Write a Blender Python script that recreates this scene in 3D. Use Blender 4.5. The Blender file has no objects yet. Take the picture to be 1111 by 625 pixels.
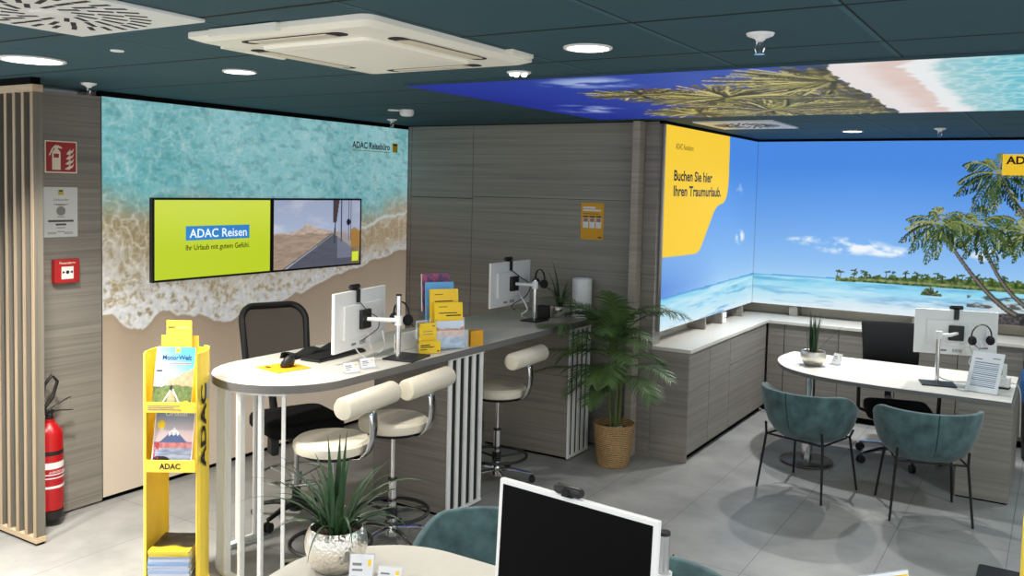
import bpy, bmesh, math, random
import numpy as np
from mathutils import Vector, Matrix, Euler

SC = bpy.context.scene
COL = SC.collection
PI = math.pi

# ------------------------------------------------------------------ helpers
def lin(c):
    c = np.asarray(c, dtype=float)
    return np.where(c <= 0.04045, c / 12.92, ((c + 0.055) / 1.055) ** 2.4)

def rgb(r, g, b):
    v = lin([r / 255, g / 255, b / 255])
    return (float(v[0]), float(v[1]), float(v[2]), 1.0)

class MB:
    """collects shapes into one mesh"""
    def __init__(s):
        s.v = []; s.f = []; s.sm = []
    def add(s, vs, fs, smooth=False, mat=None):
        b = len(s.v)
        for p in vs:
            p = Vector(p)
            s.v.append(tuple(mat @ p if mat is not None else p))
        for f in fs:
            s.f.append(tuple(b + i for i in f)); s.sm.append(smooth)
        return s
    def bx(s, x0, x1, y0, y1, z0, z1, mat=None):
        vs = [(x0,y0,z0),(x1,y0,z0),(x1,y1,z0),(x0,y1,z0),(x0,y0,z1),(x1,y0,z1),(x1,y1,z1),(x0,y1,z1)]
        fs = [(3,2,1,0),(4,5,6,7),(0,1,5,4),(1,2,6,5),(2,3,7,6),(3,0,4,7)]
        return s.add(vs, fs, False, mat)
    def box(s, c, d, mat=None):
        return s.bx(c[0]-d[0]/2, c[0]+d[0]/2, c[1]-d[1]/2, c[1]+d[1]/2, c[2]-d[2]/2, c[2]+d[2]/2, mat)
    def tube(s, pts, r, n=10, closed=False, caps=True, flat=1.0, up=None, mat=None):
        P = [Vector(p) for p in pts]; m = len(P)
        R = r if isinstance(r, (list, tuple)) else [r] * m
        T = []
        for i in range(m):
            if closed: t = P[(i+1) % m] - P[i-1]
            else: t = P[min(i+1, m-1)] - P[max(i-1, 0)]
            T.append(t.normalized())
        a = Vector(up) if up else (Vector((0,0,1)) if abs(T[0].z) < 0.9 else Vector((1,0,0)))
        N = (a - T[0] * a.dot(T[0])).normalized()
        vs = []
        for i in range(m):
            if up:
                a = Vector(up); N = (a - T[i] * a.dot(T[i])).normalized()
            else:
                N = (N - T[i] * N.dot(T[i])).normalized()
            B = T[i].cross(N)
            for k in range(n):
                w = 2 * PI * k / n
                vs.append(P[i] + N * (R[i] * flat * math.cos(w)) + B * (R[i] * math.sin(w)))
        fs = []
        for i in range(m if closed else m - 1):
            j = (i + 1) % m
            for k in range(n):
                l = (k + 1) % n
                fs.append((i*n+k, i*n+l, j*n+l, j*n+k))
        if caps and not closed:
            fs.append(tuple(range(n))[::-1]); fs.append(tuple(range((m-1)*n, m*n)))
        return s.add(vs, fs, True, mat)
    def cyl(s, p0, p1, r0, r1=None, n=24, mat=None):
        return s.tube([p0, p1], [r0, r0 if r1 is None else r1], n=n, mat=mat)
    def lathe(s, prof, n=32, c=(0,0,0), mat=None, smooth=True):
        vs = []; fs = []
        for (r, z) in prof:
            for k in range(n):
                w = 2*PI*k/n
                vs.append((c[0]+r*math.cos(w), c[1]+r*math.sin(w), c[2]+z))
        m = len(prof)
        for i in range(m-1):
            for k in range(n):
                l = (k+1) % n
                fs.append((i*n+k, i*n+l, (i+1)*n+l, (i+1)*n+k))
        if prof[0][0] > 1e-5: fs.append(tuple(range(n))[::-1])
        if prof[-1][0] > 1e-5: fs.append(tuple(range((m-1)*n, m*n)))
        return s.add(vs, fs, smooth, mat)
    def prism(s, poly, z0, z1, mat=None):
        n = len(poly)
        vs = [(x, y, z0) for x, y in poly] + [(x, y, z1) for x, y in poly]
        fs = [tuple(range(n))[::-1], tuple(range(n, 2*n))]
        for i in range(n):
            j = (i+1) % n
            fs.append((i, j, n+j, n+i))
        return s.add(vs, fs, False, mat)
    def sheet(s, rows, smooth=True, mat=None):
        """rows: list of equal-length point lists"""
        m = len(rows); n = len(rows[0])
        vs = [p for r in rows for p in r]
        fs = [(i*n+k, i*n+k+1, (i+1)*n+k+1, (i+1)*n+k) for i in range(m-1) for k in range(n-1)]
        return s.add(vs, fs, smooth, mat)
    def build(s, name, m, parent=None, bevel=0.0, seg=2, solid=0.0, sub=0, loc=None, rot=None, auto=True):
        me = bpy.data.meshes.new(name)
        me.from_pydata(s.v, [], s.f)
        bm = bmesh.new(); bm.from_mesh(me)
        bmesh.ops.remove_doubles(bm, verts=bm.verts, dist=1e-6)
        bmesh.ops.recalc_face_normals(bm, faces=bm.faces)
        bm.to_mesh(me); bm.free()
        if any(s.sm):
            me.polygons.foreach_set('use_smooth', [True] * len(me.polygons))
            if auto:
                try: me.set_sharp_from_angle(angle=math.radians(38))
                except Exception: pass
        o = bpy.data.objects.new(name, me); COL.objects.link(o)
        me.materials.append(m)
        if parent: o.parent = parent
        if loc: o.location = loc
        if rot: o.rotation_euler = rot
        if solid:
            d = o.modifiers.new('s', 'SOLIDIFY'); d.thickness = solid; d.offset = 0
        if bevel:
            d = o.modifiers.new('b', 'BEVEL'); d.width = bevel; d.segments = seg; d.limit_method = 'ANGLE'; d.angle_limit = math.radians(50)
        if sub:
            d = o.modifiers.new('u', 'SUBSURF'); d.levels = sub; d.render_levels = sub
        return o

def tag(o, label=None, cat=None, group=None, kind=None):
    if label: o['label'] = label
    if cat: o['category'] = cat
    if group: o['group'] = group
    if kind: o['kind'] = kind
    return o

def thing(name, label, cat, loc=(0,0,0), rz=0.0, group=None):
    o = bpy.data.objects.new(name, None); COL.objects.link(o)
    o.empty_display_size = 0.1
    o.location = loc; o.rotation_euler = (0, 0, rz)
    return tag(o, label, cat, group)

def dup(root, loc=None, rz=None, label=None, group=None):
    c = root.copy(); COL.objects.link(c)
    if loc is not None: c.location = loc
    if rz is not None: c.rotation_euler = (0, 0, rz)
    if label: c['label'] = label
    if group: c['group'] = group
    for ch in list(root.children):
        d = ch.copy(); COL.objects.link(d); d.parent = c
        for g in list(ch.children):
            e = g.copy(); COL.objects.link(e); e.parent = d
    return c

def arc(cx, cy, r, a0, a1, n):
    return [(cx + r*math.cos(a0+(a1-a0)*i/n), cy + r*math.sin(a0+(a1-a0)*i/n)) for i in range(n+1)]

def rrect(w, h, r, n=5):
    out = []
    for (sx, sy, a) in ((1,1,0),(-1,1,PI/2),(-1,-1,PI),(1,-1,1.5*PI)):
        out += arc(sx*(w/2-r), sy*(h/2-r), r, a, a+PI/2, n)
    return out

def frame_from(u, v):
    """matrix with local x = u, y = v, z = u x v"""
    u = Vector(u).normalized(); v = Vector(v).normalized(); w = u.cross(v)
    return Matrix(((u.x,v.x,w.x,0),(u.y,v.y,w.y,0),(u.z,v.z,w.z,0),(0,0,0,1)))

def text(name, s, o, u, v, m, parent=None, width=None, height=None, bold=0.0, align='LEFT', ext=0.0006, space=1.0):
    """lettering as a mesh; o = baseline start (or centre), u right, v up; width = total width or height = capital height"""
    cu = bpy.data.curves.new('txt', 'FONT'); cu.body = s; cu.size = 1.0; cu.extrude = 0.0; cu.offset = bold
    cu.space_character = space
    cu.resolution_u = 3
    t = bpy.data.objects.new('txt', cu); COL.objects.link(t)
    bpy.context.view_layer.update()
    dg = bpy.context.evaluated_depsgraph_get()
    me = bpy.data.meshes.new_from_object(t.evaluated_get(dg))
    bpy.data.objects.remove(t); bpy.data.curves.remove(cu)
    n = len(me.vertices); co = np.empty(n*3); me.vertices.foreach_get('co', co); co = co.reshape(-1, 3)
    x0, x1 = co[:,0].min(), co[:,0].max()
    sx = (width/(x1-x0)) if width else (height/0.73)
    sy = (height/0.73) if height else sx
    co[:,0] = (co[:,0]-x0)*sx
    if align == 'CENTER': co[:,0] -= (x1-x0)*sx/2
    co[:,1] *= sy
    u = Vector(u).normalized(); v = Vector(v).normalized(); w = u.cross(v)
    R = np.array([u, v, w])
    out = co @ R + np.array(o) + np.array(w)*ext
    me.vertices.foreach_set('co', out.ravel()); me.update()
    me.name = name
    ob = bpy.data.objects.new(name, me); COL.objects.link(ob)
    me.materials.clear(); me.materials.append(m)
    if parent: ob.parent = parent
    return ob

# ------------------------------------------------------------------ numpy print painter
def vnoise(x, y, seed=0):
    xi = np.floor(x).astype(np.int64); yi = np.floor(y).astype(np.int64)
    fx = x - xi; fy = y - yi
    fx = fx*fx*(3-2*fx); fy = fy*fy*(3-2*fy)
    def h(a, b):
        n = (a*374761393 + b*668265263 + seed*1442695041) & 0xffffffff
        n = ((n ^ (n >> 13)) * 1274126177) & 0xffffffff
        n = (n ^ (n >> 16)) & 0xffff
        return n / 65535.0
    return (h(xi,yi)*(1-fx)+h(xi+1,yi)*fx)*(1-fy) + (h(xi,yi+1)*(1-fx)+h(xi+1,yi+1)*fx)*fy

def fbm(x, y, seed=0, oct=4):
    s = 0; a = 0.5; t = 0
    for i in range(oct):
        s = s + a*vnoise(x, y, seed+i*17); t += a; a *= 0.5; x = x*2.03; y = y*2.03
    return s/t

def ridge(x, y, seed=0):
    return 1 - np.abs(2*vnoise(x, y, seed)-1)

def mix(a, b, t):
    t = np.clip(t, 0, 1)[..., None]
    return a*(1-t) + b*t

def C(r, g, b):
    return np.array([r, g, b], dtype=float)/255

def full(shape, c):
    return np.broadcast_to(c, shape + (3,)).copy()

def sstep(a, b, x):
    t = np.clip((x-a)/(b-a), 0, 1)
    return t*t*(3-2*t)

def print_sheet(name, o, u, v, W, H, ru, rv, paint, m, parent=None):
    """a printed sheet: a grid whose colour attribute holds the artwork; paint(U, V) -> sRGB, U,V in metres from the lower start corner"""
    nu = max(2, int(W/ru)+1); nv = max(2, int(H/rv)+1)
    a = np.linspace(0, W, nu); b = np.linspace(0, H, nv)
    U, V = np.meshgrid(a, b)
    img = np.clip(paint(U, V), 0, 1)
    u = np.array(Vector(u).normalized()); v = np.array(Vector(v).normalized())
    co = np.array(o) + U[...,None]*u + V[...,None]*v
    idx = np.arange(nu*nv).reshape(nv, nu)
    q = np.stack([idx[:-1,:-1], idx[:-1,1:], idx[1:,1:], idx[1:,:-1]], -1).reshape(-1, 4)
    me = bpy.data.meshes.new(name)
    me.vertices.add(nu*nv); me.vertices.foreach_set('co', co.reshape(-1).astype(np.float32))
    me.loops.add(q.size); me.loops.foreach_set('vertex_index', q.reshape(-1).astype(np.int32))
    me.polygons.add(len(q)); me.polygons.foreach_set('loop_start', np.arange(0, q.size, 4, dtype=np.int32))
    me.update(calc_edges=True)
    at = me.color_attributes.new('print', 'FLOAT_COLOR', 'POINT')
    rgba = np.ones((nu*nv, 4), dtype=np.float32); rgba[:, :3] = lin(img.reshape(-1, 3))
    at.data.foreach_set('color', rgba.ravel())
    ob = bpy.data.objects.new(name, me); COL.objects.link(ob); me.materials.append(m)
    if parent: ob.parent = parent
    return ob

class Canvas:
    """strokes drawn onto an array of colours sampled at U, V"""
    def __init__(s, U, V, img):
        s.u = U[0]; s.v = V[:,0]; s.img = img
    def disc(s, x, y, rx, ry, col, alpha=1.0):
        i0, i1 = np.searchsorted(s.u, [x-rx, x+rx]); j0, j1 = np.searchsorted(s.v, [y-ry, y+ry])
        if i1 <= i0 or j1 <= j0: return
        X = (s.u[i0:i1]-x)/rx; Y = (s.v[j0:j1]-y)/ry
        k = (X[None,:]**2 + Y[:,None]**2) <= 1
        sub = s.img[j0:j1, i0:i1]
        sub[k] = sub[k]*(1-alpha) + col*alpha
    def line(s, pts, r, col, alpha=1.0, ky=1.0):
        for i in range(len(pts)-1):
            (x0,y0),(x1,y1) = pts[i], pts[i+1]
            ra = r[i] if isinstance(r, (list, tuple)) else r
            n = max(1, int(math.hypot(x1-x0, y1-y0)/max(ra*0.6, 1e-4)))
            for k in range(n):
                t = k/n
                s.disc(x0+(x1-x0)*t, y0+(y1-y0)*t, ra, ra*ky, col, alpha)

# ------------------------------------------------------------------ materials
def newmat(name):
    m = bpy.data.materials.new(name); m.use_nodes = True
    nt = m.node_tree
    return m, nt, nt.nodes['Principled BSDF']

def plain(name, col, rough=0.5, metal=0.0, emit=0.0, spec=0.5, noise=0.0, scale=8.0, sheen=0.0):
    m, nt, b = newmat(name)
    b.inputs['Roughness'].default_value = rough
    b.inputs['Metallic'].default_value = metal
    b.inputs['Specular IOR Level'].default_value = spec
    b.inputs['Base Color'].default_value = col
    if sheen: b.inputs['Sheen Weight'].default_value = sheen
    if noise:
        tc = nt.nodes.new('ShaderNodeTexCoord'); n = nt.nodes.new('ShaderNodeTexNoise')
        n.inputs['Scale'].default_value = scale; n.inputs['Detail'].default_value = 5
        r = nt.nodes.new('ShaderNodeValToRGB')
        c = np.array(col[:3])
        r.color_ramp.elements[0].position = 0.3; r.color_ramp.elements[1].position = 0.7
        r.color_ramp.elements[0].color = tuple(np.clip(c*(1-noise), 0, 1)) + (1,)
        r.color_ramp.elements[1].color = tuple(np.clip(c*(1+noise), 0, 1)) + (1,)
        nt.links.new(tc.outputs['Object'], n.inputs['Vector']); nt.links.new(n.outputs['Fac'], r.inputs['Fac'])
        nt.links.new(r.outputs['Color'], b.inputs['Base Color'])
    if emit:
        b.inputs['Emission Color'].default_value = col; b.inputs['Emission Strength'].default_value = emit
    return m

def wood(name, dark, light, scl, rough=0.55):
    """grey oak decor: fine grain stretched along the long direction"""
    m, nt, b = newmat(name); L = nt.links.new
    tc = nt.nodes.new('ShaderNodeTexCoord')
    mp = nt.nodes.new('ShaderNodeMapping'); mp.inputs['Scale'].default_value = scl
    L(tc.outputs['Object'], mp.inputs['Vector'])
    n1 = nt.nodes.new('ShaderNodeTexNoise'); n1.inputs['Scale'].default_value = 1.0; n1.inputs['Detail'].default_value = 6; n1.inputs['Roughness'].default_value = 0.65; n1.inputs['Distortion'].default_value = 0.4
    mp2 = nt.nodes.new('ShaderNodeMapping'); mp2.inputs['Scale'].default_value = (scl[0]*0.6, scl[1]*0.6, scl[2]*0.28)
    L(tc.outputs['Object'], mp2.inputs['Vector'])
    n2 = nt.nodes.new('ShaderNodeTexNoise'); n2.inputs['Scale'].default_value = 1.0; n2.inputs['Detail'].default_value = 3; n2.inputs['Distortion'].default_value = 0.8
    L(mp.outputs[0], n1.inputs['Vector']); L(mp2.outputs[0], n2.inputs['Vector'])
    ma = nt.nodes.new('ShaderNodeMath'); ma.operation = 'MULTIPLY_ADD'; ma.inputs[1].default_value = 0.6
    mb = nt.nodes.new('ShaderNodeMath'); mb.operation = 'MULTIPLY'; mb.inputs[1].default_value = 0.4
    L(n2.outputs['Fac'], mb.inputs[0]); L(n1.outputs['Fac'], ma.inputs[0]); L(mb.outputs[0], ma.inputs[2])
    r = nt.nodes.new('ShaderNodeValToRGB')
    r.color_ramp.elements[0].position = 0.34; r.color_ramp.elements[0].color = dark
    r.color_ramp.elements[1].position = 0.62; r.color_ramp.elements[1].color = light
    L(ma.outputs[0], r.inputs['Fac']); L(r.outputs['Color'], b.inputs['Base Color'])
    b.inputs['Roughness'].default_value = rough
    bp = nt.nodes.new('ShaderNodeBump'); bp.inputs['Strength'].default_value = 0.08; bp.inputs['Distance'].default_value = 0.002
    L(ma.outputs[0], bp.inputs['Height']); L(bp.outputs[0], b.inputs['Normal'])
    return m

def attr_mat(name, emit, rough=0.6, base=1.0, spec=0.3):
    m, nt, b = newmat(name); L = nt.links.new
    a = nt.nodes.new('ShaderNodeVertexColor'); a.layer_name = 'print'
    if base < 1:
        mx = nt.nodes.new('ShaderNodeMix'); mx.data_type = 'RGBA'; mx.blend_type = 'MULTIPLY'; mx.inputs[0].default_value = 1
        L(a.outputs['Color'], mx.inputs[6]); mx.inputs[7].default_value = (base, base, base, 1)
        L(mx.outputs[2], b.inputs['Base Color'])
    else:
        L(a.outputs['Color'], b.inputs['Base Color'])
    b.inputs['Roughness'].default_value = rough; b.inputs['Specular IOR Level'].default_value = spec
    if emit:
        L(a.outputs['Color'], b.inputs['Emission Color']); b.inputs['Emission Strength'].default_value = emit
    return m

def clear_mat(name, tint=(0.95,0.97,0.98,1), gloss=0.12, rough=0.05):
    m = bpy.data.materials.new(name); m.use_nodes = True; nt = m.node_tree; nt.nodes.clear()
    o = nt.nodes.new('ShaderNodeOutputMaterial'); t = nt.nodes.new('ShaderNodeBsdfTransparent'); g = nt.nodes.new('ShaderNodeBsdfGlossy')
    x = nt.nodes.new('ShaderNodeMixShader'); x.inputs[0].default_value = gloss
    t.inputs[0].default_value = tint; g.inputs['Roughness'].default_value = rough; g.inputs['Color'].default_value = (0.9,0.9,0.9,1)
    nt.links.new(t.outputs[0], x.inputs[1]); nt.links.new(g.outputs[0], x.inputs[2]); nt.links.new(x.outputs[0], o.inputs[0])
    return m

def mesh_fabric(name, col, cover):
    m = bpy.data.materials.new(name); m.use_nodes = True; nt = m.node_tree; b = nt.nodes['Principled BSDF']
    b.inputs['Base Color'].default_value = col; b.inputs['Roughness'].default_value = 0.8
    b.inputs['Alpha'].default_value = cover
    return m

WOODH = wood('grey_oak_horizontal', rgb(114,109,102), rgb(146,140,131), (0.8, 0.8, 75))
WOODD = wood('grey_oak_dark_horizontal', rgb(124,120,113), rgb(154,149,140), (0.8, 0.8, 75))
WOODL = wood('grey_oak_light_horizontal', rgb(146,136,124), rgb(176,166,152), (0.9, 0.9, 60))
WOODV = wood('grey_oak_vertical', rgb(92,88,78), rgb(120,114,104), (30, 30, 1.2))
EDGEWOOD = wood('pale_ash_edge', rgb(156,134,105), rgb(180,158,128), (26, 26, 1.5))
EDGEWOODH = wood('pale_ash_rail', rgb(176,152,120), rgb(206,184,152), (2, 2, 30))
WHITE = plain('white_lacquer', rgb(236,236,232), 0.4)
WHITEP = plain('white_plastic', rgb(242,242,240), 0.35)
OFFWHITE = plain('cream_plastic', rgb(250,246,232), 0.4)
TOPW = plain('white_worktop', rgb(206,201,191), 0.38, noise=0.02, scale=20)
EDGEG = plain('grey_edge_band', rgb(112,110,108), 0.5)
BLACK = plain('black_plastic', rgb(22,22,23), 0.45)
BLACKM = plain('black_matte', rgb(14,14,15), 0.8)
BLACKF = plain('black_fabric', rgb(20,20,22), 0.9, noise=0.2, scale=120, spec=0.2)
BLACKMETAL = plain('black_metal', rgb(24,24,25), 0.4, metal=0.3)
GAPBLACK = plain('shadow_gap_black', rgb(8,9,10), 0.9, spec=0.1)
CHROME = plain('chrome', (0.75,0.75,0.76,1), 0.12, metal=1.0)
STEEL = plain('brushed_steel', (0.55,0.54,0.52,1), 0.3, metal=1.0)
SILVER = plain('silver_pot_metal', (0.80,0.76,0.68,1), 0.38, metal=0.9)
DARKBASE = plain('dark_bronze_steel', (0.16,0.14,0.13,1), 0.35, metal=0.9)
CREAM = plain('cream_leatherette', rgb(222,214,194), 0.5, noise=0.03, scale=30)
VELVET = plain('teal_velvet', rgb(70,95,97), 0.85, noise=0.42, scale=11, sheen=0.25, spec=0.2)
VELVETD = plain('teal_velvet_seam', rgb(44,66,66), 0.9, spec=0.1)
YELLOW = plain('yellow_board', rgb(247,216,78), 0.5)
YELLOWD = plain('yellow_paper', rgb(244,205,40), 0.6)
AMBER = plain('amber_paper', rgb(226,164,26), 0.6)
INK = plain('black_ink', rgb(18,18,20), 0.6)
INKG = plain('grey_ink', rgb(128,128,130), 0.7)
INKB = plain('blue_grey_ink', rgb(120,140,170), 0.7)
PAPER = plain('white_paper', rgb(228,230,234), 0.7)
PAPERG = plain('off_white_paper', rgb(206,207,206), 0.7)
RED = plain('signal_red', rgb(176,34,34), 0.45)
REDX = plain('extinguisher_red', rgb(170,18,24), 0.3)
REDSIGN = plain('sign_red', rgb(168,44,48), 0.5)
CREAMSIGN = plain('sign_cream', rgb(238,228,206), 0.5)
LEAF = plain('palm_leaf_green', rgb(80,108,58), 0.5, noise=0.35, scale=6, spec=0.4)
LEAFD = plain('blade_leaf_green', rgb(46,76,44), 0.45, noise=0.3, scale=14, spec=0.4)
STALK = plain('palm_stalk_green', rgb(84,96,52), 0.55)
SOIL = plain('potting_soil', rgb(58,40,30), 0.95, noise=0.4, scale=60)
STONE = plain('pale_pebble', rgb(200,188,168), 0.7)
CORD = plain('white_cord', rgb(214,214,212), 0.5)
CLEAR = clear_mat('clear_acrylic')
CREAMWALL = plain('cream_wall_paint', rgb(222,212,194), 0.7)
PRINT_LIT = attr_mat('backlit_print', 0.92, 0.8, 0.05, 0.1)
PRINT_SOFT = attr_mat('fabric_print', 0.47, 0.8, 0.70, 0.15)
PRINT_CEIL = attr_mat('ceiling_backlit_print', 0.85, 0.6, 0.1, 0.1)
PRINT_PAPER = attr_mat('paper_print', 0.0, 0.4)
SCREEN_LIT = attr_mat('screen_picture', 1.0, 0.2, 0.1, 0.5)
LIGHTON = plain('lamp_diffuser', (1,0.98,0.94,1), 0.5, emit=2.0)
INK_LIT = plain('poster_ink', rgb(24,24,30), 0.7)
MESHF = mesh_fabric('mesh_back_fabric', rgb(40,37,35), 0.82)

# woven basket
def basket_mat():
    m, nt, b = newmat('woven_seagrass'); L = nt.links.new
    tc = nt.nodes.new('ShaderNodeTexCoord')
    w = nt.nodes.new('ShaderNodeTexWave'); w.wave_type = 'BANDS'; w.bands_direction = 'Z'; w.inputs['Scale'].default_value = 22; w.inputs['Distortion'].default_value = 4.5; w.inputs['Detail'].default_value = 3; w.inputs['Detail Scale'].default_value = 9
    L(tc.outputs['Object'], w.inputs['Vector'])
    r = nt.nodes.new('ShaderNodeValToRGB'); r.color_ramp.elements[0].color = rgb(96,68,40); r.color_ramp.elements[1].color = rgb(206,168,116)
    L(w.outputs['Fac'], r.inputs['Fac']); L(r.outputs['Color'], b.inputs['Base Color'])
    bp = nt.nodes.new('ShaderNodeBump'); bp.inputs['Strength'].default_value = 0.6; bp.inputs['Distance'].default_value = 0.006
    L(w.outputs['Fac'], bp.inputs['Height']); L(bp.outputs[0], b.inputs['Normal']); b.inputs['Roughness'].default_value = 0.85
    return m
BASKET = basket_mat()

def hammered():
    m, nt, b = newmat('hammered_silver'); L = nt.links.new
    tc = nt.nodes.new('ShaderNodeTexCoord'); v = nt.nodes.new('ShaderNodeTexVoronoi'); v.inputs['Scale'].default_value = 90
    L(tc.outputs['Object'], v.inputs['Vector'])
    bp = nt.nodes.new('ShaderNodeBump'); bp.inputs['Strength'].default_value = 0.5; bp.inputs['Distance'].default_value = 0.004
    L(v.outputs['Distance'], bp.inputs['Height']); L(bp.outputs[0], b.inputs['Normal'])
    b.inputs['Base Color'].default_value = (0.78,0.74,0.66,1); b.inputs['Metallic'].default_value = 1; b.inputs['Roughness'].default_value = 0.28
    return m
HAMMER = hammered()

def grid_lines(nt, sock, period, offset, halfw):
    """1 on a line of half width halfw every period"""
    L = nt.links.new
    a = nt.nodes.new('ShaderNodeMath'); a.operation = 'SUBTRACT'; a.inputs[1].default_value = offset - period/2; L(sock, a.inputs[0])
    b = nt.nodes.new('ShaderNodeMath'); b.operation = 'FLOORED_MODULO'; b.inputs[1].default_value = period; L(a.outputs[0], b.inputs[0])
    c = nt.nodes.new('ShaderNodeMath'); c.operation = 'SUBTRACT'; c.inputs[1].default_value = period/2; L(b.outputs[0], c.inputs[0])
    d = nt.nodes.new('ShaderNodeMath'); d.operation = 'ABSOLUTE'; L(c.outputs[0], d.inputs[0])
    e = nt.nodes.new('ShaderNodeMath'); e.operation = 'LESS_THAN'; e.inputs[1].default_value = halfw; L(d.outputs[0], e.inputs[0])
    return e.outputs[0]

def floor_mat():
    m, nt, b = newmat('grey_stone_tiles'); L = nt.links.new
    tc = nt.nodes.new('ShaderNodeTexCoord'); sp = nt.nodes.new('ShaderNodeSeparateXYZ'); L(tc.outputs['Object'], sp.inputs[0])
    n = nt.nodes.new('ShaderNodeTexNoise'); n.inputs['Scale'].default_value = 2.2; n.inputs['Detail'].default_value = 8; n.inputs['Roughness'].default_value = 0.6
    L(tc.outputs['Object'], n.inputs['Vector'])
    r = nt.nodes.new('ShaderNodeValToRGB'); r.color_ramp.elements[0].position = 0.3; r.color_ramp.elements[1].position = 0.72
    r.color_ramp.elements[0].color = rgb(126,126,124); r.color_ramp.elements[1].color = rgb(160,159,156)
    L(n.outputs['Fac'], r.inputs['Fac'])
    gx = grid_lines(nt, sp.outputs['X'], 0.65, -2.14, 0.0022); gy = grid_lines(nt, sp.outputs['Y'], 1.30, 5.0, 0.0022)
    mx = nt.nodes.new('ShaderNodeMath'); mx.operation = 'MAXIMUM'; L(gx, mx.inputs[0]); L(gy, mx.inputs[1])
    mi = nt.nodes.new('ShaderNodeMix'); mi.data_type = 'RGBA'; L(mx.outputs[0], mi.inputs[0]); L(r.outputs['Color'], mi.inputs[6]); mi.inputs[7].default_value = rgb(96,96,96)
    L(mi.outputs[2], b.inputs['Base Color']); b.inputs['Roughness'].default_value = 0.42; b.inputs['Specular IOR Level'].default_value = 0.4
    return m

def ceil_mat():
    m, nt, b = newmat('teal_ceiling_tiles'); L = nt.links.new
    tc = nt.nodes.new('ShaderNodeTexCoord'); sp = nt.nodes.new('ShaderNodeSeparateXYZ'); L(tc.outputs['Object'], sp.inputs[0])
    gy = grid_lines(nt, sp.outputs['Y'], 0.72, 2.845, 0.010)
    gx = grid_lines(nt, sp.outputs['X'], 0.70, -0.61, 0.014); gx2 = grid_lines(nt, sp.outputs['X'], 0.70, -0.600, 0.0045)
    m1 = nt.nodes.new('ShaderNodeMix'); m1.data_type = 'RGBA'; L(gx, m1.inputs[0]); m1.inputs[6].default_value = rgb(52,83,93); m1.inputs[7].default_value = rgb(62,98,108)
    m2 = nt.nodes.new('ShaderNodeMix'); m2.data_type = 'RGBA'; L(gx2, m2.inputs[0]); L(m1.outputs[2], m2.inputs[6]); m2.inputs[7].default_value = rgb(8,14,16)
    m3 = nt.nodes.new('ShaderNodeMix'); m3.data_type = 'RGBA'; L(gy, m3.inputs[0]); L(m2.outputs[2], m3.inputs[6]); m3.inputs[7].default_value = rgb(6,10,12)
    L(m3.outputs[2], b.inputs['Base Color']); b.inputs['Roughness'].default_value = 0.75; b.inputs['Specular IOR Level'].default_value = 0.25
    return m

# ================================================================== THE ROOM
def struct(name, mb, m, **k):
    return tag(mb.build(name, m, **k), kind='structure')

CZ = 2.78
struct('floor', MB().bx(-7, 2.6, -1.6, 10.0, -0.1, 0), floor_mat())
struct('ceiling', MB().bx(-7, 2.6, -1.6, 10.0, CZ, CZ+0.1), ceil_mat())
struct('wall_left', MB().bx(-5.75, -5.52, 3.60, 6.95, 0, CZ), CREAMWALL)
struct('wall_column', MB().bx(-5.75, -5.46, 2.99, 3.587, 0.012, 2.742), WOODH, bevel=0.002)
struct('wall_side', MB().bx(-7.0, -5.76, 3.00, 3.1, 0, CZ), WOODD)
wb = MB()
for (x0, x1, z0, z1) in ((-5.458,-5.415,0.012,2.772), (-5.41,-4.692,0.012,2.094), (-5.41,-4.692,2.1,2.772), (-4.687,-3.02,0.012,2.115), (-4.687,-3.02,2.119,2.772)):
    wb.bx(x0, x1, 6.834, 6.856, z0, z1)
struct('wall_back', wb, WOODD)
struct('wall_back_core', MB().bx(-5.52, -2.96, 6.858, 6.95, 0, CZ), GAPBLACK)
struct('wall_post', MB().bx(-3.02, -2.957, 6.69, 6.95, 0, 2.772), WOODL, bevel=0.002)
struct('wall_panel', MB().bx(-2.955, -2.835, 6.80, 6.95, 0, 2.772), WOODH, bevel=0.002)
struct('wall_alcove_side', MB().bx(-3.05, -2.96, 6.95, 9.62, 0, CZ), CREAMWALL)
struct('wall_alcove_back', MB().bx(-3.05, 2.6, 9.62, 9.72, 0, CZ), CREAMWALL)
struct('wall_right', MB().bx(2.5, 2.6, 5.2, 9.62, 0, CZ), CREAMWALL)
struct('trim_1', MB().bx(-5.515, -5.455, 3.588, 6.83, 2.748, CZ-0.001), GAPBLACK)
struct('trim_2', MB().bx(-2.957, -2.79, 6.802, 9.425, 2.758, CZ-0.001).bx(-2.79, 2.49, 9.41, 9.6, 2.758, CZ-0.001), GAPBLACK)
struct('trim_3', MB().bx(-6.99, -5.13, 2.925, 2.985, 2.74, CZ-0.001), GAPBLACK)
struct('baseboard_left', MB().bx(-5.515, -5.475, 3.59, 6.83, 0.0, 0.03), GAPBLACK)

# ------------------------------------------------------------------ slatted screen at the end of the wood column
t = thing('slatted_screen', 'tall screen of vertical grey oak slats with pale edges beside the fire extinguisher', 'screen', (-5.10, 2.92, 0))
MB().bx(-1.85, 0.0, 0.0, 0.064, 2.695, 2.738).build('top_rail', EDGEWOODH, t, bevel=0.002)
MB().bx(-1.85, 0.0, 0.0, 0.064, 0.015, 0.05).build('bottom_rail', EDGEWOODH, t, bevel=0.002)
MB().bx(-1.85, -0.01, 0.01, 0.058, 0.0, 0.015).build('plinth', GAPBLACK, t)
for k in range(20):
    x1 = -0.002 - 0.092*k
    s = MB().bx(x1-0.026, x1, 0.004, 0.060, 0.05, 2.695).build('slat', WOODV, t)
    MB().bx(x1-0.026, x1, 0.0, 0.0042, 0.05, 2.695).build('pale_edge', EDGEWOOD, s)

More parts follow.
